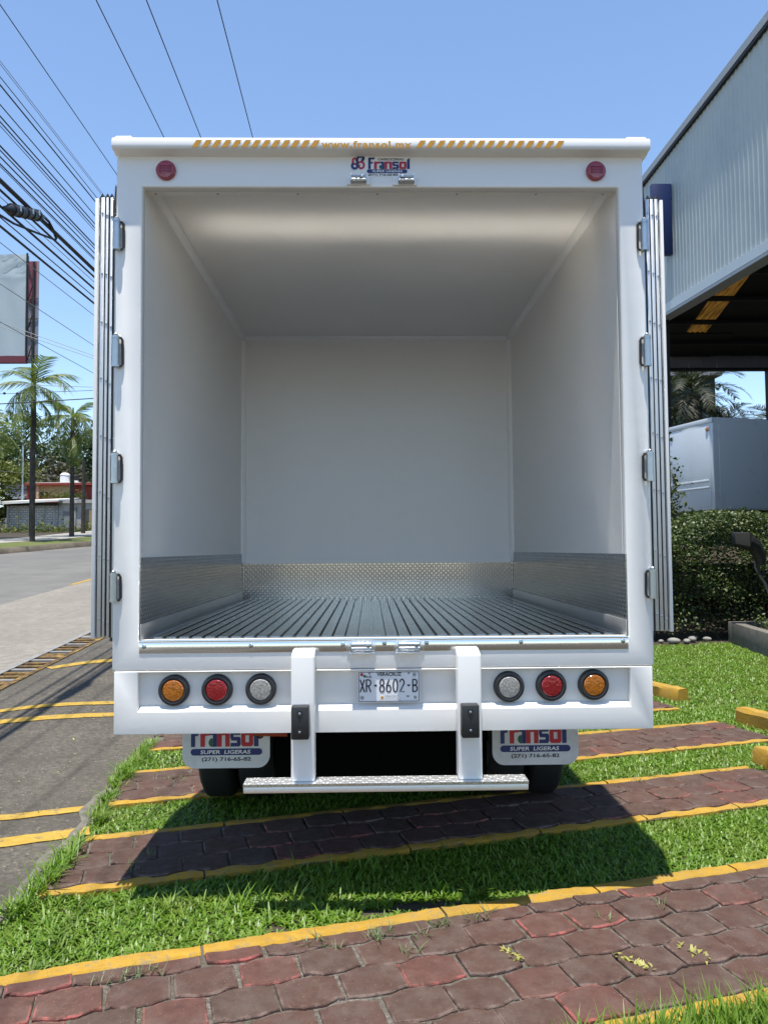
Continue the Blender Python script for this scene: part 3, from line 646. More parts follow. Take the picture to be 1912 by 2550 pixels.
# outer body
for s, x0, x1 in ((-1, OX0+0.004, -1.118), (1, 1.258, OX1-0.004)):
    MB().box((x0, 0.062, 1.115), (x1, 3.06, 3.63)).build('side_panel', M_white, truck, W, bevel=0.02)
MB().box((-1.2, 0.062, 3.585), (1.336, 3.06, 3.66)).build('roof', M_white, truck, W, bevel=0.02)
MB().box((-1.117, 2.99, 1.12), (1.257, 3.055, 3.584)).build('nose_wall', M_white, truck, W)
MB().box((-1.117, 0.062, 1.13), (1.257, 2.985, 1.235)).build('underfloor', M_dark, truck, W)
fr = MB().ring((OX0, OX1, 1.114, 3.64), (IX0, IX1, 1.259, 3.472), 0.0, 0.06)
fr.build('rear_frame', M_white, truck, W, bevel=0.010, seg=3)
# interior lining
MB().box((-1.117, 0.0605, 1.24), (IX0, 2.96, 3.56)).build('side_lining', M_inner, truck, W)
MB().box((IX1, 0.0605, 1.24), (1.257, 2.96, 3.56)).build('side_lining', M_inner, truck, W)
MB().box((IX0, 0.0605, 3.548), (IX1, 2.96, 3.575)).build('ceiling_lining', M_inner, truck, W)
MB().box((IX0, 2.961, 1.24), (IX1, 2.985, 3.547)).build('front_lining', M_inner, truck, W)
MB().box((IX0+0.001, 0.0605, 3.474), (IX1-0.001, 0.105, 3.546)).build('header_lining', M_inner, truck, W, bevel=0.004)
for x in (-1.06, -0.75, -0.35, 0.05, 0.45, 0.85, 1.19): MB().lathe([(0.0065, 0), (0.0065, -0.003), (0.003, -0.004)], (x, 0.075, 3.4735), n=10).build('screw', M_galv, truck, W)
def cove(a, b, u, v, r=0.036):
    a, b, u, v = Vector(a), Vector(b), Vector(u), Vector(v); m = MB()
    prof = [(0, 0), (r, 0), (r*0.9, r*0.3), (r*0.3, r*0.9), (0, r)]
    m.prism(prof, lambda p: a+u*p[0]+v*p[1], lambda p: b+u*p[0]+v*p[1]); return m.build('corner_trim', M_trim, truck, W, smooth='auto')
cove((IX0, 0.106, 3.547), (IX0, 2.96, 3.547), (1, 0, 0), (0, 0, -1)); cove((IX1, 0.106, 3.547), (IX1, 2.96, 3.547), (-1, 0, 0), (0, 0, -1))
cove((IX0+0.031, 2.96, 3.547), (IX1-0.031, 2.96, 3.547), (0, -1, 0), (0, 0, -1)); 
cove((IX0, 2.96, 1.58), (IX0, 2.96, 3.516), (1, 0, 0), (0, -1, 0)); cove((IX1, 2.96, 1.58), (IX1, 2.96, 3.516), (-1, 0, 0), (0, -1, 0))
# floor of aluminium ribs
fl = MB().box((IX0, 0.107, 1.236), (IX1, 2.958, 1.246)).build('floor', M_floor, truck, W)
rib = MB(); prof = [(-0.024, 0), (-0.024, 0.0)]
me_r = None; nrib = 36; pitch = (IX1-IX0-0.06)/nrib
rb = MB(); rb.box((-0.016, 0.11, 0), (0.016, 2.955, 0.009)); rb.box((-0.0235, 0.11, 0.009), (0.0235, 2.955, 0.015))
for kx in (-0.016, -0.008, 0.0, 0.008, 0.016): rb.box((kx-0.0018, 0.11, 0.015), (kx+0.0018, 2.955, 0.0162))
r0 = rb.build('floor_rib', M_floor, fl)
for i in range(nrib):
    o = r0 if i == 0 else r0.copy()
    if i: COL.objects.link(o)
    o.location = (IX0+0.03+pitch*(i+0.5)-XC, -1.2, 1.2465)
MB().box((IX0, 0.0, 1.2465), (IX1, 0.106, 1.2585)).build('threshold_plate', M_thr, truck, W, bevel=0.002)
# kick plates
MB().box((IX0+0.0005, 0.002, 1.2595), (IX0+0.006, 2.95, 1.654)).build('kick_plate', M_treadS, truck, W)
MB().box((IX1-0.006, 0.002, 1.2595), (IX1-0.0005, 2.95, 1.654)).build('kick_plate', M_treadS, truck, W)
MB().box((IX0+0.007, 2.951, 1.247), (IX1-0.007, 2.9595, 1.566)).build('kick_plate', M_treadB, truck, W)
for x, s in ((IX0+0.006, 1), (IX1-0.006, -1)):
    MB().box((min(x, x+s*0.004), 0.0015, 1.2596), (max(x, x+s*0.004), 2.949, 1.335)).build('floor_skirting', M_satin, truck, W, bevel=0.003)
    rv = MB()
    for i in range(14): rv.lathe([(0.006, 0), (0.005, s*0.002), (0.002, s*0.003)], (x, 0.15+i*0.21, 1.635), axis='X', n=8)
    rv.build('rivet_row', M_galv, truck, W)
# sill plate
sill = MB().box((IX0+0.002, -0.004, 1.196), (IX1-0.002, 0.05, 1.2457)).build('sill_plate', M_thr, truck, W, bevel=0.003)
for x in (-1.079, -0.571, -0.132, 0.066, 0.269, 0.723, 1.217): MB().lathe([(0.011, 0), (0.009, -0.004), (0.004, -0.006)], (x, -0.004, 1.229 if x < 0 else 1.234), axis='Y', n=12).build('screw', M_galv, sill, W, smooth='auto')
# roof cap
cap = MB()
prof = [(0.07, 3.625), (-0.002, 3.625), (-0.030, 3.632), (-0.060, 3.6335), (-0.0655, 3.638), (-0.067, 3.650), (-0.066, 3.675), (-0.060, 3.688), (-0.045, 3.696), (0.0, 3.699), (0.07, 3.70)]
cap.prism(prof, lambda p: Vector((-1.238, p[0], p[1])), lambda p: Vector((1.388, p[0], p[1])))
capo = cap.build('roof_cap', M_white, truck, W, bevel=0.010, seg=2)
for x0, x1 in ((-1.228, -1.14), (1.27, 1.376)):
    MB().box((x0, -0.052, 3.672), (x1, 0.07, 3.7055)).build('cap_corner', M_white, capo, W, bevel=0.012, seg=3)
yc = -0.0685
def stripes(x0, n, pitch_):
    polys = [[(x0+i*pitch_, 3.637), (x0+i*pitch_+0.028, 3.637), (x0+i*pitch_+0.051, 3.673), (x0+i*pitch_+0.023, 3.673)] for i in range(n)]
    for p in polys: flat_poly('warning_stripe', [p], lambda q: (q[0], yc, q[1]), M_yellowp, capo).data.transform(Matrix.Translation(-rootloc(capo)))
stripes(-0.849, 13, 0.0475); stripes(0.236, 15, 0.0483)
text_obj('web_address', 'www.fransol.mx', (-0.223, yc, 3.634), (1, 0, 0), (0, 0, 1), 0.440, 0.0365, M_yellowp, capo, bold=0.036, space=1.16)
# round red lamps at the top corners
for x in (-0.988, 1.132):
    lm = MB().lathe([(0.049, 0.004), (0.049, -0.012), (0.046, -0.016)], (x, 0, 3.552), axis='Y', n=32).build('marker_lamp', M_redr, truck, W, smooth='auto')
    MB().lathe([(0.043, -0.0155), (0.040, -0.021), (0.020, -0.025), (0.001, -0.0255)], (x, 0, 3.552), axis='Y', n=32).build('lens', M_redr, lm, W, smooth='auto')
    for k in range(5): MB().box((x-0.03, -0.0275, 3.535+k*0.008), (x+0.03, -0.0235, 3.5385+k*0.008)).build('lens_rib', M_redr, lm, W)
# logo
GL = {  # letter -> (advance, [(colour, polygons)])
 'F': (5.2, [('n', [[(0, 0), (2.3, 0), (2.3, 4.4), (2.3, 5.9), (2.3, 8.0), (0.6, 9.6), (0, 9.0)], [(2.3, 4.4), (3.9, 4.4), (4.2, 5.9), (2.3, 5.9)], [(2.3, 8.0), (5.3, 8.0), (6.3, 9.6), (0.6, 9.6)]])]),
 'r': (4.6, [('r', [[(0, 0), (2.5, 0), (2.5, 4.1), (2.5, 6.2), (0, 6.2)], [(2.5, 4.1), (3.2, 4.5), (5.0, 4.5), (5.4, 6.2), (2.5, 6.2)]])]),
 'a': (4.6, [('g', [[(2.2, 0), (2.2, 3.4), (1.2, 3.4), (0.3, 2.8), (-0.2, 1.7), (0.3, 0.6), (1.2, 0)]]), ('n', [[(2.25, 0), (4.5, 0), (4.5, 5.2), (3.6, 6.2), (2.25, 6.2)], [(0.5, 4.7), (2.25, 4.7), (2.25, 6.2), (0.9, 6.2)]])]),
 'n': (7.2, [('r', [[(0, 0), (2.5, 0), (2.5, 4.6), (2.5, 6.2), (0, 6.2)], [(2.5, 4.6), (4.4, 4.6), (6.4, 6.2), (2.5, 6.2)], [(4.4, 0), (6.9, 0), (6.9, 5.4), (6.4, 6.2), (4.4, 4.6)]])]),
 's': (6.0, [('n', [[(0, 3.9), (0.6, 2.4), (1.8, 3.9), (1.8, 4.7), (0.7, 6.2), (0, 5.5)], [(1.8, 4.7), (5.4, 4.7), (5.6, 6.2), (0.7, 6.2)], [(0.6, 2.4), (3.6, 2.4), (5.1, 3.9), (1.8, 3.9)], [(3.6, 1.5), (5.0, 0), (5.7, 0.7), (5.7, 3.2), (5.1, 3.9), (3.6, 2.4)], [(0, 0), (5.0, 0), (3.6, 1.5), (0.2, 1.5)]])]),
 'o': (7.0, [('r', [[(0, 0.8), (2.3, 1.7), (2.3, 4.5), (0, 5.4)], [(0, 5.4), (2.3, 4.5), (4.3, 4.5), (6.6, 5.4), (5.8, 6.2), (0.8, 6.2)], [(6.6, 0.8), (6.6, 5.4), (4.3, 4.5), (4.3, 1.7)], [(0, 0.8), (0.8, 0), (5.8, 0), (6.6, 0.8), (4.3, 1.7), (2.3, 1.7)]])]),
 'l': (2.6, [('n', [[(0, 0), (2.5, 0), (2.5, 9.6), (1.4, 8.5), (0, 7.9)]])]),
}
PC = {'n': M_navy, 'r': M_redp, 'g': M_green}
def fransol(parent, x0, z0, w, h, y):
    """blue and red block lettering drawn as flat polygons"""
    tot = sum(GL[c][0] for c in 'Fransol'); kx = w/tot; kz = h/9.6; cx = 0; acc = []
    for c in 'Fransol':
        for col, polys in GL[c][1]:
            acc.append((col, [[(x0+(cx+p[0])*kx, z0+p[1]*kz) for p in q] for q in polys]))
        cx += GL[c][0]
    off = -rootloc(parent)
    for col, polys in acc: flat_poly('letter', polys, lambda q: Vector((q[0], y, q[1]))+off, PC[col], parent)
def pill(name, x0, x1, z0, z1, y, mat, parent):
    r = (z1-z0)/2; zc = (z0+z1)/2; off = -rootloc(parent)
    pts = [(x1-r+r*math.cos(a), zc+r*math.sin(a)) for a in np.linspace(-PI/2, PI/2, 9)]+[(x0+r+r*math.cos(a), zc+r*math.sin(a)) for a in np.linspace(PI/2, 3*PI/2, 9)]
    flat_poly(name, [pts], lambda q: Vector((q[0], y, q[1]))+off, mat, parent)
logo = MB().box((-0.085, -0.0015, 3.5235), (0.215, 0.001, 3.632)).build('logo_sticker', M_white, truck, W)
fransol(logo, 0.004, 3.563, 0.206, 0.058, -0.0035)
pill('pill_print', -0.003, 0.197, 3.542, 3.561, -0.003, M_navy, logo)
text_obj('lettering', 'SUPER LIGERAS', (0.024, -0.0042, 3.5462), (1, 0, 0), (0.12, 0, 1), 0.148, 0.0105, M_whitep, logo, bold=0.012)
text_obj('lettering', 'CARROCERIAS', (0.051, -0.0035, 3.606), (1, 0, 0), (0.15, 0, 1), 0.128, 0.0115, M_blackp, logo, bold=0.015)
text_obj('phone_number', '(271) 716-65-82', (0.004, -0.0035, 3.5265), (1, 0, 0), (0, 0, 1), 0.146, 0.012, M_blackp, logo, bold=0.025)
def swirl(col, y, pts, w, parent):
    off = -rootloc(parent); flat_poly('emblem', stroke(pts, w), lambda q: Vector((q[0], y, q[1]))+off, col, parent)
ex_, ez_ = -0.0455, 3.5945
def curl(cx, cz, r, a0, a1, n=16): return [(cx+r*math.cos(a), cz+r*math.sin(a)) for a in np.linspace(a0, a1, n)]
red = curl(ex_-0.017, ez_+0.013, 0.009, -0.5, PI*1.15, 12)+curl(ex_-0.012, ez_+0.010, 0.017, PI*1.1, PI*1.6, 6)+[(ex_, ez_-0.001)]+curl(ex_+0.012, ez_-0.012, 0.017, PI*0.5, -PI*0.5, 10)+curl(ex_+0.013, ez_-0.019, 0.009, -PI*0.5, -PI*1.35, 8)
swirl(M_redp, -0.0030, red, 0.0098, logo)
nav = curl(ex_+0.018, ez_+0.021, 0.009, -PI*0.6, PI*0.4, 8)+curl(ex_+0.010, ez_+0.016, 0.0145, PI*0.35, PI, 8)+[(ex_-0.0045, ez_), (ex_-0.0045, ez_-0.012)]+curl(ex_-0.017, ez_-0.016, 0.0135, 0.2, -PI*0.85, 10)+curl(ex_-0.021, ez_-0.014, 0.009, -PI*0.9, -PI*1.5, 6)
swirl(M_navy, -0.0042, nav, 0.0118, logo)
# lock keepers: two under the logo, two on the sill
def keeper(x0, x1, z0, z1, bx0, bx1, bz0, bz1, mat, knuckle):
    k = MB().box((x0, -0.010, z0), (x1, -0.0005 if z0 > 2 else -0.0045, z1)).build('lock_keeper', mat, truck, W, bevel=0.004)
    MB().box((bx0, -0.046, bz0), (bx0+0.005, -0.0105, bz1)).build('ear', M_galv, k, W, bevel=0.0015)
    MB().box((bx1-0.005, -0.046, bz0), (bx1, -0.0105, bz1)).build('ear', M_galv, k, W, bevel=0.0015)
    m = MB()
    for j in range(2): m.tube([(bx0+0.005, -0.034+j*0.008, bz0+0.010+j*0.018), (bx1-0.005, -0.034+j*0.008, bz0+0.010+j*0.018)], 0.0085, 10)
    m.build('bar', M_galv, k, W, smooth='auto')
    kx = bx1-0.02 if knuckle > 0 else bx0+0.02
    MB().lathe([(0.008, 0), (0.008, -0.012), (0.005, -0.014)], (kx, -0.030, bz1-0.012), axis='Y', n=12).build('knuckle', M_galv, k, W, smooth='auto')
keeper(-0.101, 0.018, 3.480, 3.5225, -0.082, -0.006, 3.484, 3.521, M_white, 1); keeper(0.124, 0.245, 3.478, 3.522, 0.152, 0.229, 3.482, 3.521, M_white, -1)
keeper(-0.114, 0.026, 1.198, 1.245, -0.095, 0.008, 1.203, 1.241, M_alu, 1); keeper(0.112, 0.256, 1.198, 1.245, 0.13, 0.238, 1.203, 1.241, M_alu, 1)
for x0, x1 in ((-0.101, 0.018), (0.119, 0.236)): MB().box((x0, -0.052, 1.191), (x1, -0.0005, 1.1955)).build('keeper_shelf', M_alu, truck, W, bevel=0.001)
# bumper panel with a recessed light tray
bp = MB().ring((OX0+0.012, OX1-0.012, 0.815, 1.112), (-1.107, 1.248, 0.921, 1.1055), -0.003, 0.035)
bp.build('bumper_panel', M_white, truck, W, bevel=0.007, seg=3)
MB().box((-1.112, 0.0352, 0.913), (1.253, 0.05, 1.1105)).build('light_tray', M_white, truck, W)
MB().prism([(0.0, 0.0), (0.034, 0.0), (0.034, 0.022)], lambda p: Vector((-1.105, p[0], 0.9215+p[1])), lambda p: Vector((1.246, p[0], 0.9215+p[1]))).build('tray_ledge', M_white, truck, W)
# tail lights
for x, z, mt, nm in ((-0.942, 1.018, M_amber, 'amber'), (-0.736, 1.018, M_redl, 'red'), (-0.527, 1.019, M_clear, 'clear'), (0.666, 1.018, M_clear, 'clear'), (0.870, 1.021, M_redl, 'red'), (1.076, 1.023, M_amber, 'amber')):
    t = MB().lathe([(0.074, 0.0345), (0.074, 0.016), (0.070, 0.006), (0.060, 0.003), (0.053, 0.006), (0.052, 0.018), (0.001, 0.019)], (x, 0, z), axis='Y', n=40).build('tail_light', M_black, truck, W, smooth='auto')
    t['label'] = nm+' round tail light in a black rubber ring'
    MB().lathe([(0.0515, 0.0178), (0.0505, 0.006), (0.046, 0.002), (0.02, 0.0), (0.001, 0.0)], (x, 0, z), axis='Y', n=40).build('lens', mt, t, W, smooth='auto')
# licence plate
px0, px1, pz0, pz1, py = -0.063, 0.236, 0.961, 1.113-0.003, 0.006
lp = MB().box((px0, py, pz0), (px1, py+0.0015, pz1)).build('licence_plate', M_plate, truck, W, bevel=0.0)
MB().ring((px0+0.005, px1-0.005, pz0+0.004, pz1-0.004), (px0+0.0075, px1-0.0075, pz0+0.0065, pz1-0.0065), py-0.0012, py-0.0002).build('border', M_blackp, lp, W)
text_obj('heading', 'VERACRUZ', (px0+0.092, py-0.001, 1.0865), (1, 0, 0), (0, 0, 1), 0.118, 0.0165, M_blackp, lp, bold=0.03)
def plate_char(c, x0, w, z0, h, parent):
    SW = 0.0062; S = []
    def el(cx, cz, rx, rz, a0=0, a1=2*PI, n=20): return [(cx+rx*math.cos(a), cz+rz*math.sin(a)) for a in np.linspace(a0, a1, n)]
    if c == 'X': S = [[(0, 0), (1, 1)], [(0, 1), (1, 0)]]
    elif c == 'R': S = [[(0, 0), (0, 1)], [(0, 0.98), (0.5, 0.98)]+el(0.5, 0.74, 0.5, 0.24, PI/2, -PI/2, 10)+[(0, 0.5)], [(0.45, 0.5), (1, 0)]]
    elif c == '8': S = [el(0.5, 0.76, 0.42, 0.24), el(0.5, 0.26, 0.5, 0.26)]
    elif c == '6': S = [el(0.5, 0.27, 0.48, 0.27), [(0.02, 0.3), (0.16, 0.6), (0.62, 1.0)]]
    elif c == '0': S = [el(0.5, 0.5, 0.48, 0.5, n=28)]
    elif c == '2': S = [el(0.5, 0.73, 0.47, 0.27, PI*0.95, -0.35, 12)+[(0.03, 0.02), (1, 0.02)]]
    elif c == 'B': S = [[(0, 0), (0, 1)], [(0, 0.98), (0.5, 0.98)]+el(0.5, 0.76, 0.42, 0.22, PI/2, -PI/2, 10)+[(0, 0.54)], [(0, 0.5), (0.5, 0.5)]+el(0.5, 0.26, 0.5, 0.24, PI/2, -PI/2, 10)+[(0, 0.02)]]
    elif c == '-': S = [[(0.1, 0.52), (0.9, 0.52)]]
    off = -rootloc(parent)
    for i, s_ in enumerate(S):
        flat_poly('character', stroke([(x0+p[0]*w, z0+p[1]*h) for p in s_], SW*(1.3 if c == '-' else 1)), lambda q: Vector((q[0], py-0.0011-0.0002*i, q[1]))+off, M_blackp, parent)
for c, x0 in zip('XR-8602-B', (0.012, 0.042, 0.077, 0.106, 0.138, 0.170, 0.202, 0.236, 0.264)):
    plate_char(c, px0+x0, 0.021 if c != '-' else 0.017, 1.010, 0.060, lp)
text_obj('small_print', 'VERACRUZ', (px0+0.129, py-0.001, 0.985), (1, 0, 0), (0, 0, 1), 0.066, 0.010, M_greyp, lp)
text_obj('small_print', 'DE IGNACIO DE LA LLAVE', (px0+0.129, py-0.001, 0.9775), (1, 0, 0), (0, 0, 1), 0.066, 0.0036, M_greyp, lp)
flat_poly('small_print', [[(px0+0.1, 0.9715), (px0+0.205, 0.9715), (px0+0.205, 0.973), (px0+0.1, 0.973)]], lambda q: Vector((q[0], py-0.0009, q[1]))-rootloc(lp), M_greyp, lp)
text_obj('small_print', '30', (px0+0.233, py-0.001, 0.985), (1, 0, 0), (0, 0, 1), 0.014, 0.009, M_blackp, lp, bold=0.03)
for x, z, r, m_ in ((0.021, 0.984, 0.0095, M_greyp), (0.275, 0.984, 0.008, M_greyp), (0.057, 1.099, 0.006, M_greyp), (0.245, 1.099, 0.006, M_greyp), (0.020, 1.094, 0.008, M_redp), (0.034, 1.086, 0.007, M_green), (0.046, 1.083, 0.006, M_greyp), (0.272, 1.092, 0.009, M_greyp), (0.117, 0.984, 0.007, M_yellowp), (0.06, 1.083, 0.007, M_greyp)):
    MB().lathe([(r, py-0.0006), (0.001, py-0.0012)], (px0+x, 0, z), axis='Y', n=14).build('emblem_print', m_, lp, W)
lp.location.z -= 0.009
# guard posts, rubber buffers, step
for a, b_ in ((-0.372, -0.262), (0.404, 0.517)):
    m = MB(); m.hexa([(a, -0.10, 0.612), (b_, -0.10, 0.612), (b_, -0.0045, 0.612), (a, -0.0045, 0.612), (a, -0.10, 1.192), (b_, -0.10, 1.192), (b_, -0.0055, 1.2165), (a, -0.0055, 1.2165)])
    m.build('guard_post', M_steelp, truck, W, bevel=0.011, seg=3)
for a, b_, z0 in ((-0.364, -0.284, 0.820), (0.415, 0.496, 0.819)):
    rbk = MB().box((a, -0.165, z0), (b_, -0.101, z0+0.149)).build('rubber_buffer', M_black, truck, W, bevel=0.006)
    for z in (z0+0.035, z0+0.118):
        bo = MB().lathe([(0.015, -0.1655), (0.015, -0.167), (0.0125, -0.167), (0.0125, -0.1655)], ((a+b_)/2, 0, z), axis='Y', n=20, closed=False).build('bolt_recess', M_black, rbk, W)
        MB().lathe([(0.0065, -0.1652), (0.006, -0.170), (0.003, -0.172)], ((a+b_)/2-0.001, 0, z+0.001), axis='Y', n=10).build('bolt', M_galv, rbk, W, smooth='auto')
stp = MB().box((-0.587, -0.123, 0.570), (0.724, -0.022, 0.598)).build('rear_step', M_stepc, truck, W, bevel=0.003)
MB().box((-0.588, -0.124, 0.6105), (0.725, -0.021, 0.6118)).build('step_tread', M_treadT, stp, W)
MB().box((-0.588, -0.1255, 0.5985), (0.725, -0.0215, 0.6104)).build('step_nosing', M_treadF, stp, W)
# mud flaps
def flap(x0, x1, z0, ztop, y, tx0, tx1, dz):
    r = 0.065; pts = [(x0, ztop), (x0, z0+r)]+[(x0+r-r*math.cos(a), z0+r-r*math.sin(a)) for a in np.linspace(0.15, PI/2, 7)]+[(x1-r+r*math.sin(a), z0+r-r*math.cos(a)) for a in np.linspace(0, PI/2-0.15, 7)]+[(x1, z0+r), (x1, ztop)]
    f = MB().prism(pts, lambda p: Vector((p[0], y, p[1])), lambda p: Vector((p[0], y+0.006, p[1]))).build('mud_flap', M_flap, truck, W)
    yy = y-0.0015; w = tx1-tx0
    fransol(f, tx0, 0.641+dz, w*0.965, 0.125, yy)
    pill('pill_print', tx0-0.002, tx1+0.006, 0.596+dz, 0.631+dz, yy, M_navy, f)
    text_obj('lettering', 'SUPER  LIGERAS', (tx0+0.05, yy-0.001, 0.6035+dz), (1, 0, 0), (0.15, 0, 1), w*0.71, 0.020, M_whitep, f, bold=0.015)
    text_obj('phone_number', '(271) 716-65-82', (tx0+w*0.155, yy, 0.560+dz), (1, 0, 0), (0, 0, 1), w*0.70, 0.026, M_blackp, f, bold=0.022)
flap(-1.003, -0.540, 0.528, 0.98, 0.45, -0.958, -0.586, 0.0); flap(0.649, 1.111, 0.525, 0.98, 0.45, 0.692, 1.062, -0.002)
# running gear
for x in (-0.40, 0.54): MB().box((x-0.04, 0.08, 0.86), (x+0.04, 4.9, 1.06)).build('chassis_rail', M_dark, truck, W)
MB().tube([(-0.9, 1.72, 0.40), (1.03, 1.72, 0.40)], 0.06, 10).build('rear_axle', M_dark, truck, W)
MB().lathe([(0.02, -0.14), (0.13, -0.09), (0.15, 0.0), (0.13, 0.09), (0.02, 0.14)], (XC, 1.72, 0.40), axis='Y', n=14).build('differential', M_dark, truck, W, smooth='auto')
MB().box((-0.95, 0.52, 0.72), (-0.42, 0.56, 0.80)).build('flap_bracket', M_dark, truck, W)
MB().box((0.60, 0.52, 0.72), (1.1, 0.56, 0.80)).build('flap_bracket', M_dark, truck, W)
MB().tube([(-0.62, 0.40, 0.725), (-0.44, 0.40, 0.72)], 0.02, 8).build('red_reflector_bar', M_redr, truck, W)
MB().lathe([(0.02, 0), (0.02, 0.01), (0.012, 0.01), (0.012, 0.0)], (-0.585, 0.40, 0.712), axis='Y', n=14, closed=False).build('towing_eye', M_dark, truck, W)
for s in (-1, 1): MB().box((XC+s*1.0-0.22, 2.3, 0.30), (XC+s*1.0+0.22, 3.5, 1.10)).build('side_light_block', M_dark, truck, W, bevel=0.02)  # made-up boxes, added to keep side light from under the truck
MB().box((-1.1, 2.35, 0.20), (1.2, 3.6, 0.86)).build('belly_light_block', M_dark, truck, W, bevel=0.05)  # made-up full-width block, added to stop light from front and sides
M_shade = simple('shade_black', (0.0025, 0.0025, 0.0025), 0.95, var=0.2, spec=0.05)  # near-black colour that imitates deep shade
MB().box((-0.53, 0.60, 0.36), (0.64, 0.612, 0.86)).build('shade_panel', M_shade, truck, W)  # invented panel standing in for the black shade between the flaps
def wheel(x, y, w, r):
    t = MB().lathe([(r*0.58, -w/2), (r*0.86, -w/2), (r*0.97, -w*0.40), (r, -w*0.30), (r, w*0.30), (r*0.97, w*0.40), (r*0.86, w/2), (r*0.58, w/2)], (x, y, r), axis='X', n=32, closed=False).build('wheel', M_tyre, truck, W, smooth='auto')
    MB().lathe([(r*0.585, -w*0.42), (r*0.5, -w*0.3), (r*0.2, -w*0.15), (0.02, -w*0.15)], (x, y, r), axis='X', n=24).build('rim', M_galv, t, W, smooth='auto')
for x in (-1.02, -0.765, 0.90, 1.155): wheel(x, 1.72, 0.22, 0.385)
for x in (-0.80, 0.94): wheel(x, 4.15, 0.21, 0.385)
# cab ahead of the box
cabp = [(3.35, 0.75), (3.35, 2.45), (3.6, 2.62), (4.35, 2.60), (4.85, 1.75), (5.15, 1.55), (5.2, 0.55), (4.6, 0.55), (3.7, 0.6)]
cab = MB().prism(cabp, lambda p: Vector((XC-0.95, p[0], p[1])), lambda p: Vector((XC+0.95, p[0], p[1]))).build('cab', M_white, truck, W, bevel=0.04)
for s in (-1, 1):
    MB().prism([(3.65, 1.75), (3.65, 2.4), (4.25, 2.4), (4.6, 1.75)], lambda p: Vector((XC+s*0.953, p[0], p[1])), lambda p: Vector((XC+s*0.958, p[0], p[1]))).build('side_window', M_glassd, cab, W)
    MB().tube([(XC+s*0.97, 4.55, 1.7), (XC+s*1.12, 4.6, 1.75)], 0.012, 6).build('mirror_arm', M_dark, cab, W)
    MB().box((XC+s*1.12-0.09, 4.56, 1.62), (XC+s*1.12+0.09, 4.62, 1.98)).build('mirror', M_dark, cab, W, bevel=0.02)
MB().prism([(-0.8, 0), (0.8, 0), (0.72, 1), (-0.72, 1)], lambda p: Vector((XC+p[0], 4.845-0.36*p[1], 1.80+0.66*p[1])), lambda p: Vector((XC+p[0], 4.86-0.36*p[1], 1.81+0.66*p[1]))).build('windscreen', M_glassd, cab, W)
# rear doors folded back along the sides
def door(s, xs_white, xs_strips, xgask, z0, z1, yoff):
    xa, xb = xs_white; lo, hi = min(xa, xgask[1]), max(xb, xgask[1]) if s > 0 else max(xgask[1], xb)
    x_in = xgask[0]; x_out = xa if s < 0 else xb
    d = MB().box((min(x_in, x_out)+(0.0 if s < 0 else 0.006), 0.062, z0+0.01), (max(x_in, x_out)-(0.006 if s < 0 else 0.0), 1.17, z1-0.01)).build('rear_door', M_white, truck, W, bevel=0.006)
    MB().box((min(x_in, x_out)+0.008, 0.040, z0+0.004), (max(x_in, x_out)-0.008, 0.0615, z1-0.004)).build('door_gasket', M_black, d, W)
    MB().box((xa, 0.016, z0-0.004), (xb, 0.061, z1-0.006)).build('edge_flange', M_steelp, d, W, bevel=0.003)
    for i, (a, b_) in enumerate(xs_strips):
        st_ = MB().box((a, 0.022, z0), (b_, 0.0398, z1)).build('edge_strip', M_satin, d, W, bevel=0.002)
        # torn rubber tip above each strip
        e = a if s < 0 else b_
        MB().prism([(e-0.010, z1-0.004), (e+0.012, z1-0.004), (e+(0.006 if s < 0 else -0.004), z1+0.022)], lambda p: Vector((p[0], 0.026, p[1])), lambda p: Vector((p[0], 0.052, p[1]))).build('gasket_tip', M_black, d, W)
        for zr in (3.356, 3.057, 2.809, 2.528, 2.248, 1.971, 1.664, 1.361):
            z = zr-0.012*i+random.gauss(0, 0.003)
            MB().lathe([(0.0052, 0.0218), (0.0048, 0.0195), (0.0022, 0.018)], ((a+b_)/2+random.gauss(0, 0.0008), 0, z), axis='Y', n=8).build('rivet', M_galv, d, W, smooth='auto')
    g0, g1 = xgask
    MB().prism([(min(xgask), z0-0.02), (max(xgask), z0-0.02), (max(xgask), z1-0.02), ((g0+g1)/2+s*0.003, z1+0.07), (min(xgask)+0.002, z1-0.01)], lambda p: Vector((p[0], 0.030, p[1])), lambda p: Vector((p[0], 0.055, p[1]))).build('hinge_gasket', M_black, d, W)
    MB().tube([((g0+g1)/2-s*0.006, 0.022, z0), ((g0+g1)/2-s*0.006, 0.022, z1-0.10)], 0.0055, 8).build('hinge_rod', M_galv, d, W, smooth='auto')
    return d
dl = door(-1, (-1.340, -1.322), [(-1.3135, -1.2945), (-1.2885, -1.2765), (-1.2675, -1.2545)], (-1.2335, -1.253), 1.272, 3.430, 0)
dr = door(1, (1.456, 1.472), [(1.386, 1.4035), (1.4095, 1.4255), (1.4320, 1.4470)], (1.3695, 1.384), 1.278, 3.424, 0)
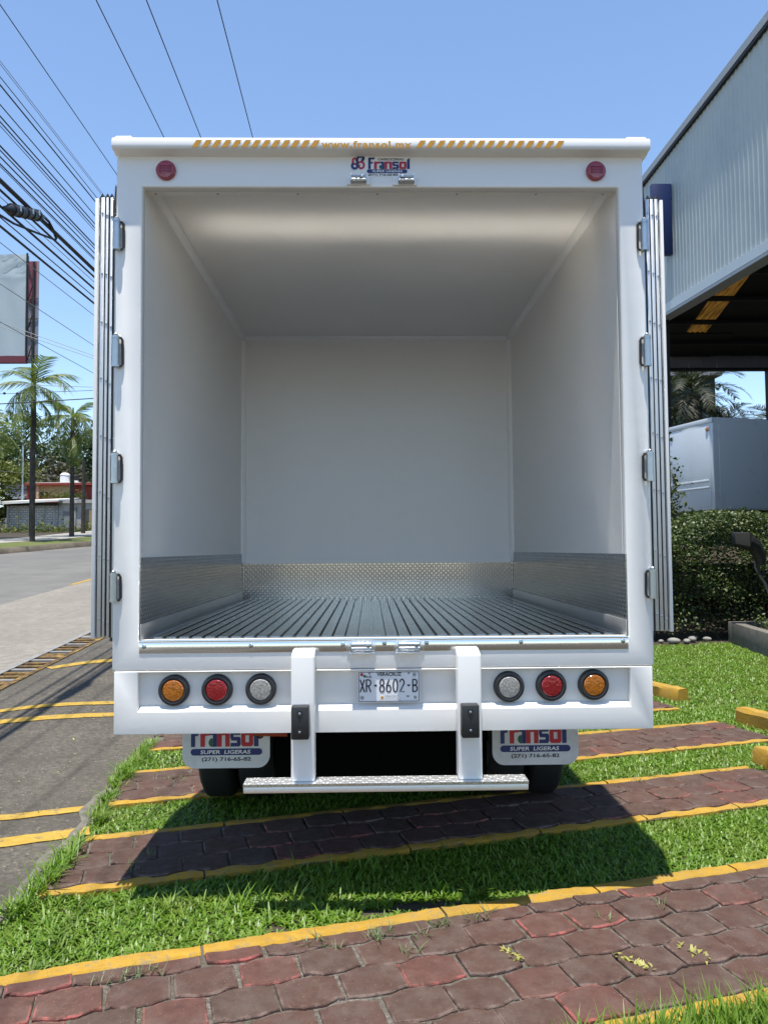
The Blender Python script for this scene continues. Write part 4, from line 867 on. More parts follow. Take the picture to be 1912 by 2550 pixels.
def hinge(parent, xc, z0, z1, s):
    m = MB().tube([(xc, -0.020, z0+0.012), (xc, -0.020, z1-0.012)], 0.0165, 16)
    for z, dz in ((z0, 0.012), (z1-0.012, 0.012)): m.lathe([(0.0185, 0), (0.0185, dz), (0.017, dz)], (xc, -0.020, z), n=16)
    m.lathe([(0.010, 0), (0.012, 0.008), (0.006, 0.014)], (xc, -0.020, z1), n=12)
    h = m.build('hinge', M_galv, parent, W, smooth='auto'); m = MB(); xi = xc-s*0.029
    m.tube([(xc, -0.012, z1-0.006), (xi+s*0.006, -0.010, z1-0.008), (xi, -0.008, z1-0.02), (xi, -0.006, z0+0.02), (xi+s*0.006, -0.010, z0+0.008), (xc, -0.012, z0+0.006)], 0.0062, 8)
    m.build('hinge_bracket', M_dark, parent, W, smooth='auto'); return h
for z1, z0 in ((3.300, 3.150), (2.726, 2.574), (2.155, 2.011), (1.581, 1.444)): hinge(dl, -1.221, z0, z1, -1)
for z1, z0 in ((3.297, 3.145), (2.720, 2.570), (2.148, 2.006), (1.578, 1.438)): hinge(dr, 1.362, z0, z1, 1)

# ------------------------------------------------------------------ plants
def leaves_np(name, c, size, mat, parent, flat=0.0, aspect=0.5, rmin=0.6, rmax=1.4, up=None):
    """one diamond-shaped leaf per centre, random orientation (flat > 0 turns them towards the sky)"""
    n = len(c); v = RNG.normal(0, 1, (n, 3)); nrm = RNG.normal(0, 1, (n, 3)); nrm[:, 2] = np.abs(nrm[:, 2])+flat
    if up is not None: nrm += up
    nrm /= np.linalg.norm(nrm, axis=1, keepdims=True); a = np.cross(nrm, v); a /= np.linalg.norm(a, axis=1, keepdims=True); b = np.cross(nrm, a)
    s = (size*RNG.uniform(rmin, rmax, n))[:, None]
    vv = np.stack([c-a*s*0.5, c-b*s*aspect*0.5+a*s*0.05, c+a*s*0.5, c+b*s*aspect*0.5+a*s*0.05], 1).reshape(-1, 3)
    i = np.arange(n)*4; return np_mesh(name, vv, np.stack([i, i+1, i+2, i+3], 1), mat, parent)
def broad_tree(name, label, loc, height, rx, rz, mat, n=2600, leaf=0.30, clumps=34, trunk_r=0.16, base_frac=0.35, group=None, limbs=6, cat='tree'):
    t = thing(name, label, cat, loc, 0, group)
    m = MB(); lean = random.uniform(-0.4, 0.4)
    m.tube([(0, 0, -0.4), (lean*0.3, 0, height*0.3), (lean, 0.1, height*0.62), (lean*1.1, 0.1, height*0.85)], [trunk_r*1.2, trunk_r, trunk_r*0.6, trunk_r*0.2], 8)
    zc = height*(base_frac+(1-base_frac)/2); rzz = height*(1-base_frac)/2
    C = []
    for k in range(clumps):
        while True:
            q = RNG.uniform(-1, 1, 3)
            if 0.25 < np.linalg.norm(q) < 1: break
        C.append((q[0]*rx, q[1]*rx*0.8, zc+q[2]*rzz*rz))
    for k in range(limbs):
        q = C[k]; m.tube([(lean*0.6, 0.05, height*random.uniform(0.3, 0.55)), (q[0]*0.5, q[1]*0.5, q[2]*0.85), q], [trunk_r*0.45, trunk_r*0.25, trunk_r*0.08], 5)
    m.build('trunk', M_bark, t, smooth='auto')
    C = np.array(C); idx = RNG.integers(0, len(C), n); rr = rx*0.30*RNG.uniform(0.6, 1.3, len(C))
    off = RNG.normal(0, 0.55, (n, 3)); off[:, 2] *= 0.62
    leaves_np('crown', C[idx]+off*rr[idx][:, None], leaf, mat, t, flat=0.6, aspect=0.6); return t
def frond_mesh(length, droop, nleaf, leaf, wid, rise=0.9, hang=0.6, stiff=0.3):
    """arching rachis along +X with leaflets on both sides"""
    P = []; ang = rise; p = np.array([0.0, 0.0, 0.0]); seg = 14
    for i in range(seg+1):
        P.append(p.copy()); ang -= droop/seg*(0.5+1.0*i/seg); p = p+np.array([math.cos(ang), 0, math.sin(ang)])*length/seg
    P = np.array(P); v = []; f = []
    for i in range(seg):
        w0 = 0.022*(1-i/seg)+0.005; b = len(v)
        v += [tuple(P[i]+[0, -w0, 0]), tuple(P[i]+[0, w0, 0]), tuple(P[i+1]+[0, w0*0.8, 0.0]), tuple(P[i+1]+[0, -w0*0.8, 0])]; f.append((b, b+1, b+2, b+3))
    for k in range(nleaf):
        q = 0.1+0.9*k/nleaf+random.uniform(-0.01, 0.01); x = min(q, 0.999)*seg; i = int(x); p = P[i]+(P[i+1]-P[i])*(x-i); t = P[i+1]-P[i]; t = t/np.linalg.norm(t)
        ll = leaf*(0.55+0.9*math.sin(PI*min(1, q*0.85+0.12)))*random.uniform(0.8, 1.15)
        for s in (-1, 1):
            d = t*(0.55+stiff)+np.array([0, s, 0])*random.uniform(0.7, 1.0)+np.array([0, 0, random.uniform(-0.25, 0.45)*(1-hang)]); d /= np.linalg.norm(d)
            m1 = p+d*ll*0.5+np.array([0, 0, -hang*ll*0.12]); e = p+d*ll*0.92+np.array([0, 0, -hang*ll*0.55]); b = len(v)
            wv = t*wid
            v += [tuple(p-wv*0.5), tuple(p+wv*0.5), tuple(m1+wv*0.5), tuple(m1-wv*0.5), tuple(e)]; f += [(b, b+1, b+2, b+3), (b+3, b+2, b+4, b+4)]
    f = [q if q[2] != q[3] else q[:3] for q in f]
    me = bpy.data.meshes.new('frond'); me.from_pydata(v, [], f); return me
def palm(name, label, loc, trunk_h, tr, length, nf, mat, droop=(1.6, 2.4), rise=(-0.2, 1.25), leaf=0.45, group=None, nleaf=44, wid=0.035, hang=0.7, lean=0.0, skirt=0, boots=True):
    t = thing(name, label, 'palm tree', loc, random.uniform(0, 6), group)
    m = MB(); pts = [(lean*f*f, 0, -0.3+(trunk_h+0.3)*f) for f in np.linspace(0, 1, 9)]
    m.tube(pts, [tr*1.25, tr*1.05, tr, tr*0.95, tr*0.93, tr*0.9, tr*0.9, tr*0.95, tr*0.7], 10)
    m.build('trunk', M_bark, t, smooth='auto')
    if boots:
        m = MB()
        m.tube([(lean, 0, trunk_h-0.25), (lean, 0, trunk_h+0.5), (lean, 0, trunk_h+1.0)], [tr*0.85, tr*0.7, tr*0.25], 8); m.build('crown_shaft', mat, t, smooth='auto')
    vars_ = []
    for k in range(4):
        me = frond_mesh(length*random.uniform(0.9, 1.1), random.uniform(*droop), nleaf, leaf, wid, 0.0, hang); me.materials.append(mat); vars_.append(me)
    for k in range(nf):
        o = bpy.data.objects.new('frond', random.choice(vars_)); COL.objects.link(o); o.parent = t
        el = rise[0]+(rise[1]-rise[0])*((k+0.5)/nf)**0.9; az = k*2.399+random.uniform(-0.3, 0.3)
        o.location = (lean, 0, trunk_h+(0.55 if boots else 0.1)*random.uniform(0.6, 1.0)); o.rotation_euler = (0, -el, az); s = random.uniform(0.85, 1.1); o.scale = (s, s, s)
    if skirt:
        for k in range(skirt):
            o = bpy.data.objects.new('frond', vars_[k % 4]); COL.objects.link(o); o.parent = t
            o.location = (lean, 0, trunk_h-random.uniform(0.1, 0.5)); o.rotation_euler = (0, random.uniform(0.4, 0.9), k*2.1); o.scale = (0.9, 0.9, 0.9)
    return t
palm('queen_palm', 'tallest slim feathery palm, growing on the far verge in front of the billboard', (-15.95, 33.0, 2.15), 7.0, 0.11, 2.3, 12, M_palm, droop=(1.2, 2.0), rise=(-0.7, 1.3), leaf=0.62, nleaf=28, wid=0.06, hang=1.0, group='palms along the far verge', skirt=3)
palm('queen_palm', 'shorter slim feathery palm on the far verge beside the open truck door', (-15.95, 37.8, 2.35), 6.1, 0.12, 2.1, 12, M_palm, droop=(1.2, 2.0), rise=(-0.7, 1.3), leaf=0.58, nleaf=28, wid=0.06, hang=1.0, group='palms along the far verge', skirt=3)
palm('queen_palm', 'feathery palm cut off by the edge of the photo, only its drooping fronds in view', (-19.3, 35.0, 2.2), 5.4, 0.16, 3.0, 17, M_palm, droop=(1.5, 2.3), rise=(-0.6, 1.2), leaf=0.62, nleaf=28, wid=0.06, hang=0.8, group='palms along the far verge')
G_ = 'trees behind the houses'
def TZ(x, y): return float(T(x, y))
for (nm, lb, x, y, h, rx, mat, n, lf, cl, bf) in (
    ('olive_green_tree', 'big olive green tree at the left edge behind the block wall', -30.0, 58, 6.8, 3.0, M_tree2, 6500, 0.28, 40, 0.05),
    ('broad_tree', 'grey green tree with layered flat branches above the olive tree', -40, 86, 12.5, 7.0, M_tree1, 7500, 0.5, 44, 0.25),
    ('broad_tree', 'tall grey green tree behind the ochre house between the two palms', -29.0, 84, 11.6, 5.2, M_tree1, 7000, 0.5, 44, 0.22),
    ('broad_tree', 'dark spreading tree behind the shorter palm', -22.5, 80, 11.0, 5.0, M_tree1, 7000, 0.5, 40, 0.15),
    ('broad_tree', 'brownish low tree behind the water tank', -31.0, 72, 6.0, 4.5, M_tree3, 5500, 0.36, 36, 0.05),
    ('broad_tree', 'brownish low tree behind the red end of the house', -24.0, 74, 6.6, 4.5, M_tree3, 5500, 0.36, 36, 0.05),
    ('broad_tree', 'distant pale tree filling the gap between the taller trees', -38.0, 110, 9.5, 9.0, M_tree1, 7000, 0.7, 44, 0.1),
    ('broad_tree', 'distant pale tree showing beside the door edge', -30.0, 112, 9.0, 9.0, M_tree1, 7000, 0.7, 44, 0.1)):
    broad_tree(nm, lb, (x, y, TZ(x, y)), h, rx, 1.0, mat, n, lf, cl, 0.2, bf, G_)
broad_tree('bush', 'leafy green bush at the left end of the block wall', (-29.2, 54.0, TZ(-29.2, 54)), 4.2, 1.7, 1.0, M_tree2, 1500, 0.2, 22, 0.06, 0.05, None, 4, 'bush')
# planting along the foot of the block wall
n = 1500; wx = RNG.uniform(-31, -19, n); wy = 53.6+RNG.normal(0, 0.5, n); wz = T(wx, wy)+np.abs(RNG.normal(0, 0.35, n))*(0.5+0.7*np.sin(wx*1.9)**2)
tag(leaves_np('weeds', np.column_stack([wx, wy, wz]), 0.22, M_tree2, None, 0.4), kind='stuff')

# ------------------------------------------------------------------ houses across the road
bw = thing('block_wall', 'grey concrete block wall under a slanting white sheet roof across the road', 'wall', (-25.5, 55.3, 3.2))
MB().box((-27.45, 55.3, 3.1), (-23.74, 55.5, 5.45)).build('blockwork', M_block, bw, W)
for x in (-27.5, -26.75, -25.70, -24.78, -23.95): MB().box((x-0.07, 55.24, 3.1), (x+0.07, 55.30-0.003, 5.3)).build('pillar', M_plaster, bw, W)
MB().box((-27.5, 55.22, 3.15), (-23.7, 55.297, 3.40)).build('plinth', M_gate, bw, W)
MB().hexa([(-27.95, 54.3, 5.24), (-23.3, 54.3, 5.46), (-23.3, 58.5, 5.95), (-27.95, 58.5, 5.80), (-27.95, 54.3, 5.45), (-23.3, 54.3, 5.60), (-23.3, 58.5, 6.0), (-27.95, 58.5, 5.85)]).build('roof', M_sheet, bw, W)
MB().box((-27.6, 55.0, 5.2), (-23.6, 55.1, 5.36)).build('beam', M_dark, bw, W)
fs = thing('roadside_building', 'low stained plaster building with grey gate and tan brick end beside the block wall', 'building', (-22, 55.6, 3.2))
MB().box((-23.70, 55.32, 3.1), (-20.2, 57.5, 5.36)).build('wall', M_plaster, fs, W)
MB().box((-23.72, 55.1, 5.362), (-20.0, 57.6, 5.62)).build('parapet', M_plaster, fs, W)
gt = MB().box((-23.35, 55.27, 3.2), (-22.65, 55.318, 4.75)).build('gate', M_gate, fs, W)
for i in range(6): MB().box((-23.3+i*0.11, 55.24, 3.25), (-23.27+i*0.11, 55.268, 4.3)).build('gate_bar', M_galv, gt, W)
MB().box((-22.55, 55.2, 3.2), (-22.35, 55.318, 5.0)).build('pillar', M_plaster, fs, W)
MB().box((-21.95, 55.27, 3.2), (-21.35, 55.318, 4.9)).build('door', M_glassd, fs, W)
MB().box((-21.33, 55.2, 3.25), (-20.7, 55.318, 4.95)).build('brick_panel', M_tanb, fs, W)
MB().box((-20.68, 55.1, 3.2), (-20.4, 55.318, 5.75)).build('timber_post', M_wood, fs, W)
hs = thing('ochre_house', 'ochre house with brick red cornice and upper terrace behind the block wall', 'house', (-26, 62.5, 3.6))
MB().box((-29.0, 62.0, 3.6), (-25.3, 67.0, 7.30)).build('wall', M_ywall, hs, W)
MB().box((-25.298, 62.1, 3.6), (-23.6, 67.0, 7.25)).build('side_wing', M_rwall, hs, W)
rf = MB().box((-29.15, 61.7, 7.302), (-23.5, 67.2, 7.50)).build('cornice', M_rwall, hs, W)
MB().box((-29.05, 61.75, 7.502), (-24.5, 67.0, 7.56)).build('roof', M_sheet, hs, W)
MB().box((-28.98, 61.8, 3.6), (-28.82, 61.998, 7.30)).build('pillar', M_rwall, hs, W); MB().box((-28.18, 61.8, 3.6), (-27.98, 61.998, 7.30)).build('pillar', M_cream, hs, W)
wd = MB().box((-27.95, 61.93, 5.9), (-27.15, 61.998, 6.75)).build('window', M_glassd, hs, W)
for x in (-27.95, -27.56, -27.19): MB().box((x, 61.89, 5.9), (x+0.04, 61.929, 6.75)).build('window_bar', M_cream, wd, W)
MB().box((-28.7, 61.93, 5.6), (-28.4, 61.998, 6.7)).build('window', M_glassd, hs, W)
MB().box((-25.0, 62.03, 6.2), (-24.55, 62.098, 6.6)).build('window', M_glassd, hs, W)
MB().box((-30.2, 60.0, 5.6), (-25.5, 61.6, 6.05)).build('terrace_parapet', M_rwall, hs, W)
lv = thing('lavender_house', 'small lavender house left of the ochre house', 'house', (-29.9, 62.8, 3.6))
MB().box((-31.0, 62.4, 3.6), (-29.1, 66, 7.35)).build('wall', M_lav, lv, W)
MB().box((-31.05, 62.3, 7.352), (-29.08, 66.1, 7.42)).build('roof', M_gate, lv, W)
for z in (6.05, 7.0): MB().box((-31.0, 62.33, z), (-29.1, 62.398, z+0.06)).build('railing', M_dark, lv, W)
wt = thing('water_tank', 'pale round water tank with a conical lid on the ochre house roof', 'water tank', (-26.05, 62.5, 7.56))
MB().lathe([(0.40, 0.0), (0.40, 0.62), (0.38, 0.66)], (0, 0, 0), n=20).build('body', M_tank, wt, smooth='auto'); MB().lathe([(0.42, 0.661), (0.24, 0.86), (0.05, 0.87)], (0, 0, 0), n=20).build('lid', M_sheet, wt, smooth='auto')
w2 = thing('black_water_tank', 'black tank on the roof beside the pale water tank', 'water tank', (-25.3, 62.7, 7.56))
MB().lathe([(0.30, 0.2), (0.30, 0.62), (0.2, 0.7)], (0, 0, 0), n=16).build('body', M_dark, w2, smooth='auto'); MB().lathe([(0.30, 0.0), (0.30, 0.199)], (0, 0, 0), n=16).build('base', M_sheet, w2, smooth='auto')
tp = thing('terrace_plants', 'row of spiky leafy plants growing on the terrace of the ochre house', 'plants', (-25.9, 60.8, 6.05))
n = 700; c = np.column_stack([RNG.uniform(-1.4, 2.2, n), RNG.normal(0, 0.25, n), np.abs(RNG.normal(0, 0.28, n))*(0.6+0.6*np.cos(RNG.uniform(-1, 1, n)))])
leaves_np('foliage', c, 0.28, M_tree2, tp, -0.2, 0.22)
MB().box((-1.5, -0.3, -0.3), (2.3, 0.3, -0.02)).build('planter', M_plaster, tp)
lpz = TZ(-26.7, 57.5)
sp = thing('street_lamp', 'thin grey lamp post rising behind the ochre house roof', 'lamp post', (-24.3, 66.0, 3.9))
MB().tube([(0, 0, 0), (0, 0, 4.7)], [0.07, 0.05], 8).build('pole', M_galv, sp, smooth='auto')
sp2 = thing('street_lamp', 'taller grey pole just right of the tallest palm trunk', 'lamp post', (-27.2, 57.0, 3.3))
MB().tube([(0, 0, 0), (0, 0, 6.8)], [0.09, 0.06], 8).build('pole', M_galv, sp2, smooth='auto')
MB().tube([(0, 0, 6.8), (0.5, 0, 7.0)], [0.05, 0.04], 6).build('arm', M_galv, sp2, smooth='auto')
up = thing('utility_pole', 'dark wooden utility pole standing just right of the shorter palm', 'utility pole', (-17.0, 42.3, 2.5))
MB().tube([(0, 0, -0.2), (0, 0, 4.6)], [0.13, 0.10], 10).build('pole', M_bark, up, smooth='auto')
# billboard
bb = thing('billboard', 'large blank pale vinyl billboard on a dark red steel truss above the palms', 'billboard', (-19.7, 41.3, 2.4))
def vinyl():
    nx_, nz_ = 40, 34; vs = []
    for j in range(nz_):
        for i in range(nx_):
            x = -30.0+(9.93)*i/(nx_-1); z = 13.18+6.06*j/(nz_-1); r = math.hypot(x+20.9, z-18.9); a = math.atan2(z-18.9, x+20.9)
            vs.append((x, 41.30+0.05*math.sin(a*26)*math.exp(-r/1.6)+0.03*math.sin(x*5+z*1.2)*math.exp(-abs(x+21)/1.2), z))
    i = np.arange(nz_-1)[:, None]*nx_+np.arange(nx_-1)[None]
    f = np.stack([i, i+1, i+nx_+1, i+nx_], -1).reshape(-1, 4)
    np_mesh('vinyl_sheet', np.array(vs)-np.array(rootloc(bb)), f, M_vinyl, bb, True)
vinyl()
MB().box((-30.0, 41.45, 13.2), (-20.08, 41.55, 19.2)).build('backing', M_greyst, bb, W)
MB().box((-30.0, 41.2, 12.75), (-20.05, 41.5, 13.15)).build('lower_beam', M_rust, bb, W)
MB().box((-20.12, 41.25, 13.1), (-20.04, 41.36, 19.30)).build('edge_post', M_dark, bb, W)
MB().box((-20.035, 41.40, 16.3), (-19.43, 41.44, 18.86)).build('side_sheet', M_mag, bb, W); MB().box((-20.035, 41.40, 12.75), (-19.43, 41.44, 16.298)).build('side_sheet', M_greyst, bb, W)
MB().box((-19.55, 41.385, 12.75), (-19.41, 41.399, 18.86)).build('side_sheet', M_greyst, bb, W)
MB().tube([(-19.70, 41.32, 2.0), (-19.70, 41.32, 18.8)], 0.07, 8).build('mast', M_dark, bb, W)
zz = [13.0, 13.9, 14.8, 15.7, 16.6, 17.5, 18.4]
for i, z in enumerate(zz[:-1]):
    a, b_ = (-20.0, -19.72) if i % 2 == 0 else (-19.72, -20.0)
    MB().tube([(a, 41.32, z), (b_, 41.32, z+0.9)], 0.03, 6).build('brace', M_dark, bb, W)
for z in (13.2, 14.3, 15.4, 16.6): MB().tube([(-20.02, 41.34, z), (-19.42, 41.34, z)], 0.03, 6).build('brace', M_dark, bb, W)

# ------------------------------------------------------------------ overhead cables running up the road
WD = Vector((-0.0253, 1.0, 0.0461))
def cable(x, y, z, r, label, mat=M_wire, back=14.0, fwd=75.0, sag=0.0, side=0.0, group='cables above the road'):
    p = Vector((x, y, z)); pts = []
    for i in range(25):
        q = -back+(back+fwd)*i/24; a = p+WD*q; h = (q/ fwd); a.z -= sag*4*h*(1-h) if q > 0 else 0; a.x += side*h; pts.append(a)
    o = MB().tube(pts, r, 6).build('cable', mat, None, smooth='auto'); tag(o, label, 'cable', group); return o
for x, y, z, r, lb, mt in (
    (-4.300, 5.096, 8.114, 0.0065, 'leftmost of the four bare overhead wires, meeting the side of the truck roof cap', M_wire),
    (-3.350, 5.578, 8.524, 0.0075, 'overhead wire meeting the truck roof left of the yellow stripes', M_wire),
    (-2.750, 5.646, 8.577, 0.0075, 'overhead wire meeting the truck roof at the first yellow stripes', M_wire),
    (-1.950, 6.055, 8.884, 0.0075, 'rightmost overhead wire, meeting the truck roof above the middle of the yellow stripes', M_wire),
    (-4.000, 4.503, 7.046, 0.0035, 'upper of the two very thin grey wires below the four roof wires', M_wireg),
    (-4.000, 4.504, 7.011, 0.0035, 'lower of the two very thin grey wires below the four roof wires', M_wireg),
    (-3.750, 3.994, 6.546, 0.005, 'first black cable down the left border below the thin grey pair', M_wire),
    (-3.750, 3.997, 6.463, 0.008, 'second black cable down the left border below the thin grey pair', M_wire),
    (-3.750, 4.004, 6.260, 0.006, 'third black cable down the left border below the thin grey pair', M_wire),
    (-3.750, 4.008, 6.141, 0.0075, 'fourth black cable down the left border below the thin grey pair', M_wire),
    (-3.750, 4.010, 6.083, 0.007, 'fifth black cable down the left border below the thin grey pair', M_wire),
    (-3.750, 4.012, 6.041, 0.004, 'sixth black cable down the left border below the thin grey pair', M_wire),
    (-3.550, 3.606, 5.614, 0.0085, 'seventh black cable down the left border below the thin grey pair', M_wire),
    (-3.550, 3.608, 5.571, 0.006, 'eighth black cable down the left border below the thin grey pair', M_wire),
    (-3.550, 3.610, 5.508, 0.007, 'ninth black cable down the left border below the thin grey pair', M_wire),
    (-3.550, 3.612, 5.438, 0.007, 'tenth black cable down the left border below the thin grey pair', M_wire),
    (-3.550, 3.613, 5.415, 0.004, 'eleventh black cable down the left border below the thin grey pair', M_wire),
    (-3.400, 3.308, 5.126, 0.022, 'thickest black cable bundle, carrying the splice case', M_wire),
    (-3.450, 3.414, 5.086, 0.012, 'thick black cable next below the thickest bundle', M_wire),
    (-3.500, 3.520, 5.070, 0.004, 'thin wire between the thick cables below the splice case', M_wireg),
    (-3.400, 3.316, 4.887, 0.012, 'thick black cable starting at the splice case on the left border', M_wire),
    (-3.500, 3.527, 4.874, 0.006, 'thin black cable crossing just above the lowest thick cable', M_wire),
    (-3.350, 3.219, 4.656, 0.012, 'lowest thick black cable, sagging over the billboard corner', M_wire),
    (-3.600, 3.742, 4.716, 0.004, 'thin wire crossing the face and top corner of the billboard', M_wireg),
    (-3.900, 4.380, 4.528, 0.004, 'thin wire crossing the middle of the billboard', M_wireg),
    (-4.100, 4.810, 4.248, 0.004, 'thin wire crossing the foot of the billboard and running down to the door edge', M_wireg)):
    cable(x, y, z, r, lb, mt)
def span(a, b, r, label, mat=M_wire):
    a = Vector(a); b = Vector(b); d = b-a; a2 = a-d*0.6; b2 = b+d*1.2; pts = [a2+(b2-a2)*(i/12) for i in range(13)]
    o = MB().tube(pts, r, 6).build('cable', mat, None, smooth='auto'); return tag(o, label, 'cable', 'wires crossing the road')
span((-13.324, 24.0, 9.999), (-9.92, 24.0, 8.755), 0.011, 'upper of two thin wires sloping across the foot of the billboard', M_wireg)
span((-13.321, 24.0, 9.837), (-9.919, 24.0, 8.652), 0.011, 'lower of two thin wires sloping across the foot of the billboard', M_wireg)
span((-14.021, 28.0, 8.56), (-11.337, 28.0, 8.466), 0.011, 'thin level wire just below the tallest palm crown', M_wireg)
span((-15.197, 28.0, 8.196), (-11.336, 28.0, 8.332), 0.011, 'level wire with two dark spacers beside the tallest palm trunk')
span((-15.19, 28.0, 7.779), (-11.332, 28.0, 7.998), 0.022, 'thicker level black cable crossing in front of both palm trunks')
span((-25.649, 50.0, 7.31), (-23.932, 50.0, 7.16), 0.011, 'wire sagging in front of the olive green tree', M_wireg)
for p, lb in (((-15.001, 28.0, 8.221), 'left dark wire spacer'), ((-14.476, 28.0, 8.21), 'right dark wire spacer')):
    tag(MB().lathe([(0.03, -0.05), (0.06, 0), (0.03, 0.05)], p, axis='X', n=10).build('wire_spacer', M_wire, None), lb+' on the level wire beside the tallest palm', 'spacer', 'wire spacers')
sc_ = thing('splice_case', 'black cable splice case with clamps hanging on the thickest cable bundle', 'splice case', (-3.39, 3.8, 5.04))
A = Vector((-3.39, 3.36, 4.885)); B = Vector((-3.39, 4.26, 5.195)); d_ = B-A
MB().tube([A, A+d_*0.1, A+d_*0.18, A+d_*0.82, A+d_*0.9, B], [0.015, 0.035, 0.052, 0.052, 0.035, 0.015], 12).build('case', M_black, sc_, W, smooth='auto')
for q in (0.2, 0.35, 0.5, 0.65, 0.8): MB().tube([A+d_*(q-0.018), A+d_*(q+0.012)], 0.060, 12).build('clamp', M_black, sc_, W, smooth='auto')
for q in (0.28, 0.58, 0.74): MB().lathe([(0.012, -0.03), (0.012, 0.03)], A+d_*q+Vector((0.052, 0, 0.02)), n=8).build('clamp_bolt', M_galv, sc_, W)
MB().tube([B, (-3.4, 4.40, 5.205), (-3.4, 4.50, 5.17), (-3.4, 4.60, 5.10)], 0.014, 8).build('cable_tail', M_wire, sc_, W, smooth='auto')
MB().tube([(-3.4, 3.0, 4.78), (-3.4, 3.32, 4.80), (-3.4, 3.60, 4.84), (-3.4, 4.1, 4.96), (-3.4, 4.58, 5.08)], 0.012, 8).build('cable_tail', M_wire, sc_, W, smooth='auto')

# ------------------------------------------------------------------ steel shed on the right
shed = thing('warehouse', 'tall open sided steel shed clad in blue grey ribbed sheets', 'warehouse', (8.0, 17, 1.5))
def wtop(y): return 12.19+0.0186*(y-10.98)
def wbot(y): return 7.80+0.074*(y-11.25)
y = 4.0; k = 0
while y < 20.5:
    m = MB(); n = 5; pts = []
    for i in range(n):
        yb = y+0.2*i
        pts += [(yb, 0.0), (yb+0.115, 0.0), (yb+0.135, -0.014), (yb+0.18, -0.014)]
    pts.append((y+1.0, 0.0))
    off = random.uniform(-0.003, 0.003)
    a = m.verts([(8.0+p[1]+off, p[0], wbot(p[0])) for p in pts]); b = m.verts([(8.0+p[1]+off, p[0], wtop(p[0])-0.1) for p in pts])
    for i in range(len(pts)-1): m.face([a[i], a[i+1], b[i+1], b[i]])
    m.build('cladding_sheet', M_clad, shed, W, recalc=False); y += 1.0; k += 1
def beam(name, ya, yb, x0, x1, za0, za1, zb0, zb1, mat, par=shed, bev=0.0):
    return MB().hexa([(x0, ya, za0), (x1, ya, za0), (x1, yb, zb0), (x0, yb, zb0), (x0, ya, za1), (x1, ya, za1), (x1, yb, zb1), (x0, yb, zb1)]).build(name, mat, par, W, bevel=bev)
ya = 4.0
for yb in (7.0, 10.0, 13.0, 16.0, 19.0, 21.0):
    beam('roof_flashing', ya+0.006, yb-0.006, 7.90, 8.12, wtop(ya)-0.13, wtop(ya)+0.05, wtop(yb)-0.13, wtop(yb)+0.05, M_clado); ya = yb
beam('flashing_lip', 4, 21, 7.915, 7.998, wtop(4)-0.20, wtop(4)-0.14, wtop(21)-0.20, wtop(21)-0.14, M_steeld)
ya = 4.0
for yb in (7.6, 11.4, 14.4, 17.4, 21.0):
    beam('lower_flashing', ya+0.004, yb-0.004, 7.955, 8.05, wbot(ya)-0.22, wbot(ya)+0.004, wbot(yb)-0.22, wbot(yb)+0.004, M_cladt); ya = yb
beam('soffit_beam', 4, 21, 7.96, 8.30, wbot(4)-0.30, wbot(4)-0.225, wbot(21)-0.30, wbot(21)-0.225, M_clado)
beam('edge_girder', 4, 21, 8.06, 8.28, wbot(4)-0.2, wbot(4)+0.6, wbot(21)-0.2, wbot(21)+0.6, M_steeld)
def rz_(y): return 10.44-0.166*(y-18.5)
def skx(y): return 11.5+0.0927*(y-18.5)
for side in (0, 1):
    m = MB(); y0, y1 = 4.0, 26.6
    xs = [(8.05, skx(y0)-0.37, 8.05, skx(y1)-0.37), (skx(y0)+0.37, 23, skx(y1)+0.37, 23)][side]
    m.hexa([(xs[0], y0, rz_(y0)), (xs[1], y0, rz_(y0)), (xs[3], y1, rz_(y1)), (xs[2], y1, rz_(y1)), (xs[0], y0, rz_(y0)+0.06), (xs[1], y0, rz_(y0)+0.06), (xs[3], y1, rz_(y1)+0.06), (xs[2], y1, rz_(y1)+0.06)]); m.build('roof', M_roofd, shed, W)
m = MB(); cols = 17; rows = []
for yy in (4.0, 24.0):
    rows.append(m.verts([(skx(yy)-0.37+0.74*i/(cols-1), yy, rz_(yy)+0.02+(0.03 if i % 4 in (1, 2) else 0.0)) for i in range(cols)]))
for i in range(cols-1): m.face([rows[0][i], rows[0][i+1], rows[1][i+1], rows[1][i]])
m.build('skylight', M_sky, shed, W)
for yy in (8.0, 10.5, 13.0, 15.2, 17.4, 19.5, 21.2, 22.9, 24.6): MB().box((8.1, yy-0.05, rz_(yy)-0.17), (23, yy+0.05, rz_(yy)-0.012)).build('purlin', M_steeld, shed, W)
m = MB(); m.hexa([(11.0, 23.98, rz_(23.98)-0.03), (13.4, 23.98, rz_(23.98)-0.03), (13.4, 26.7, rz_(26.7)-0.03), (11.0, 26.7, rz_(26.7)-0.03), (11.0, 23.98, rz_(23.98)+0.12), (13.4, 23.98, rz_(23.98)+0.12), (13.4, 26.7, rz_(26.7)+0.12), (11.0, 26.7, rz_(26.7)+0.12)]); m.build('roof_sheet', M_roofd, shed, W)
MB().box((8.05, 26.2, 9.0), (23, 26.6, 9.5)).build('eaves_board', M_roofd, shed, W)
for i in range(26): MB().box((8.1+i*0.56, 26.0+(0.02 if i % 2 else 0), 8.70), (8.1+i*0.56+0.545, 26.05+(0.02 if i % 2 else 0), 9.30)).build('valance_sheet', M_greyst, shed, W)
MB().box((8.0, 25.9, 8.60), (23, 26.15, 8.698)).build('end_beam', M_steeld, shed, W)
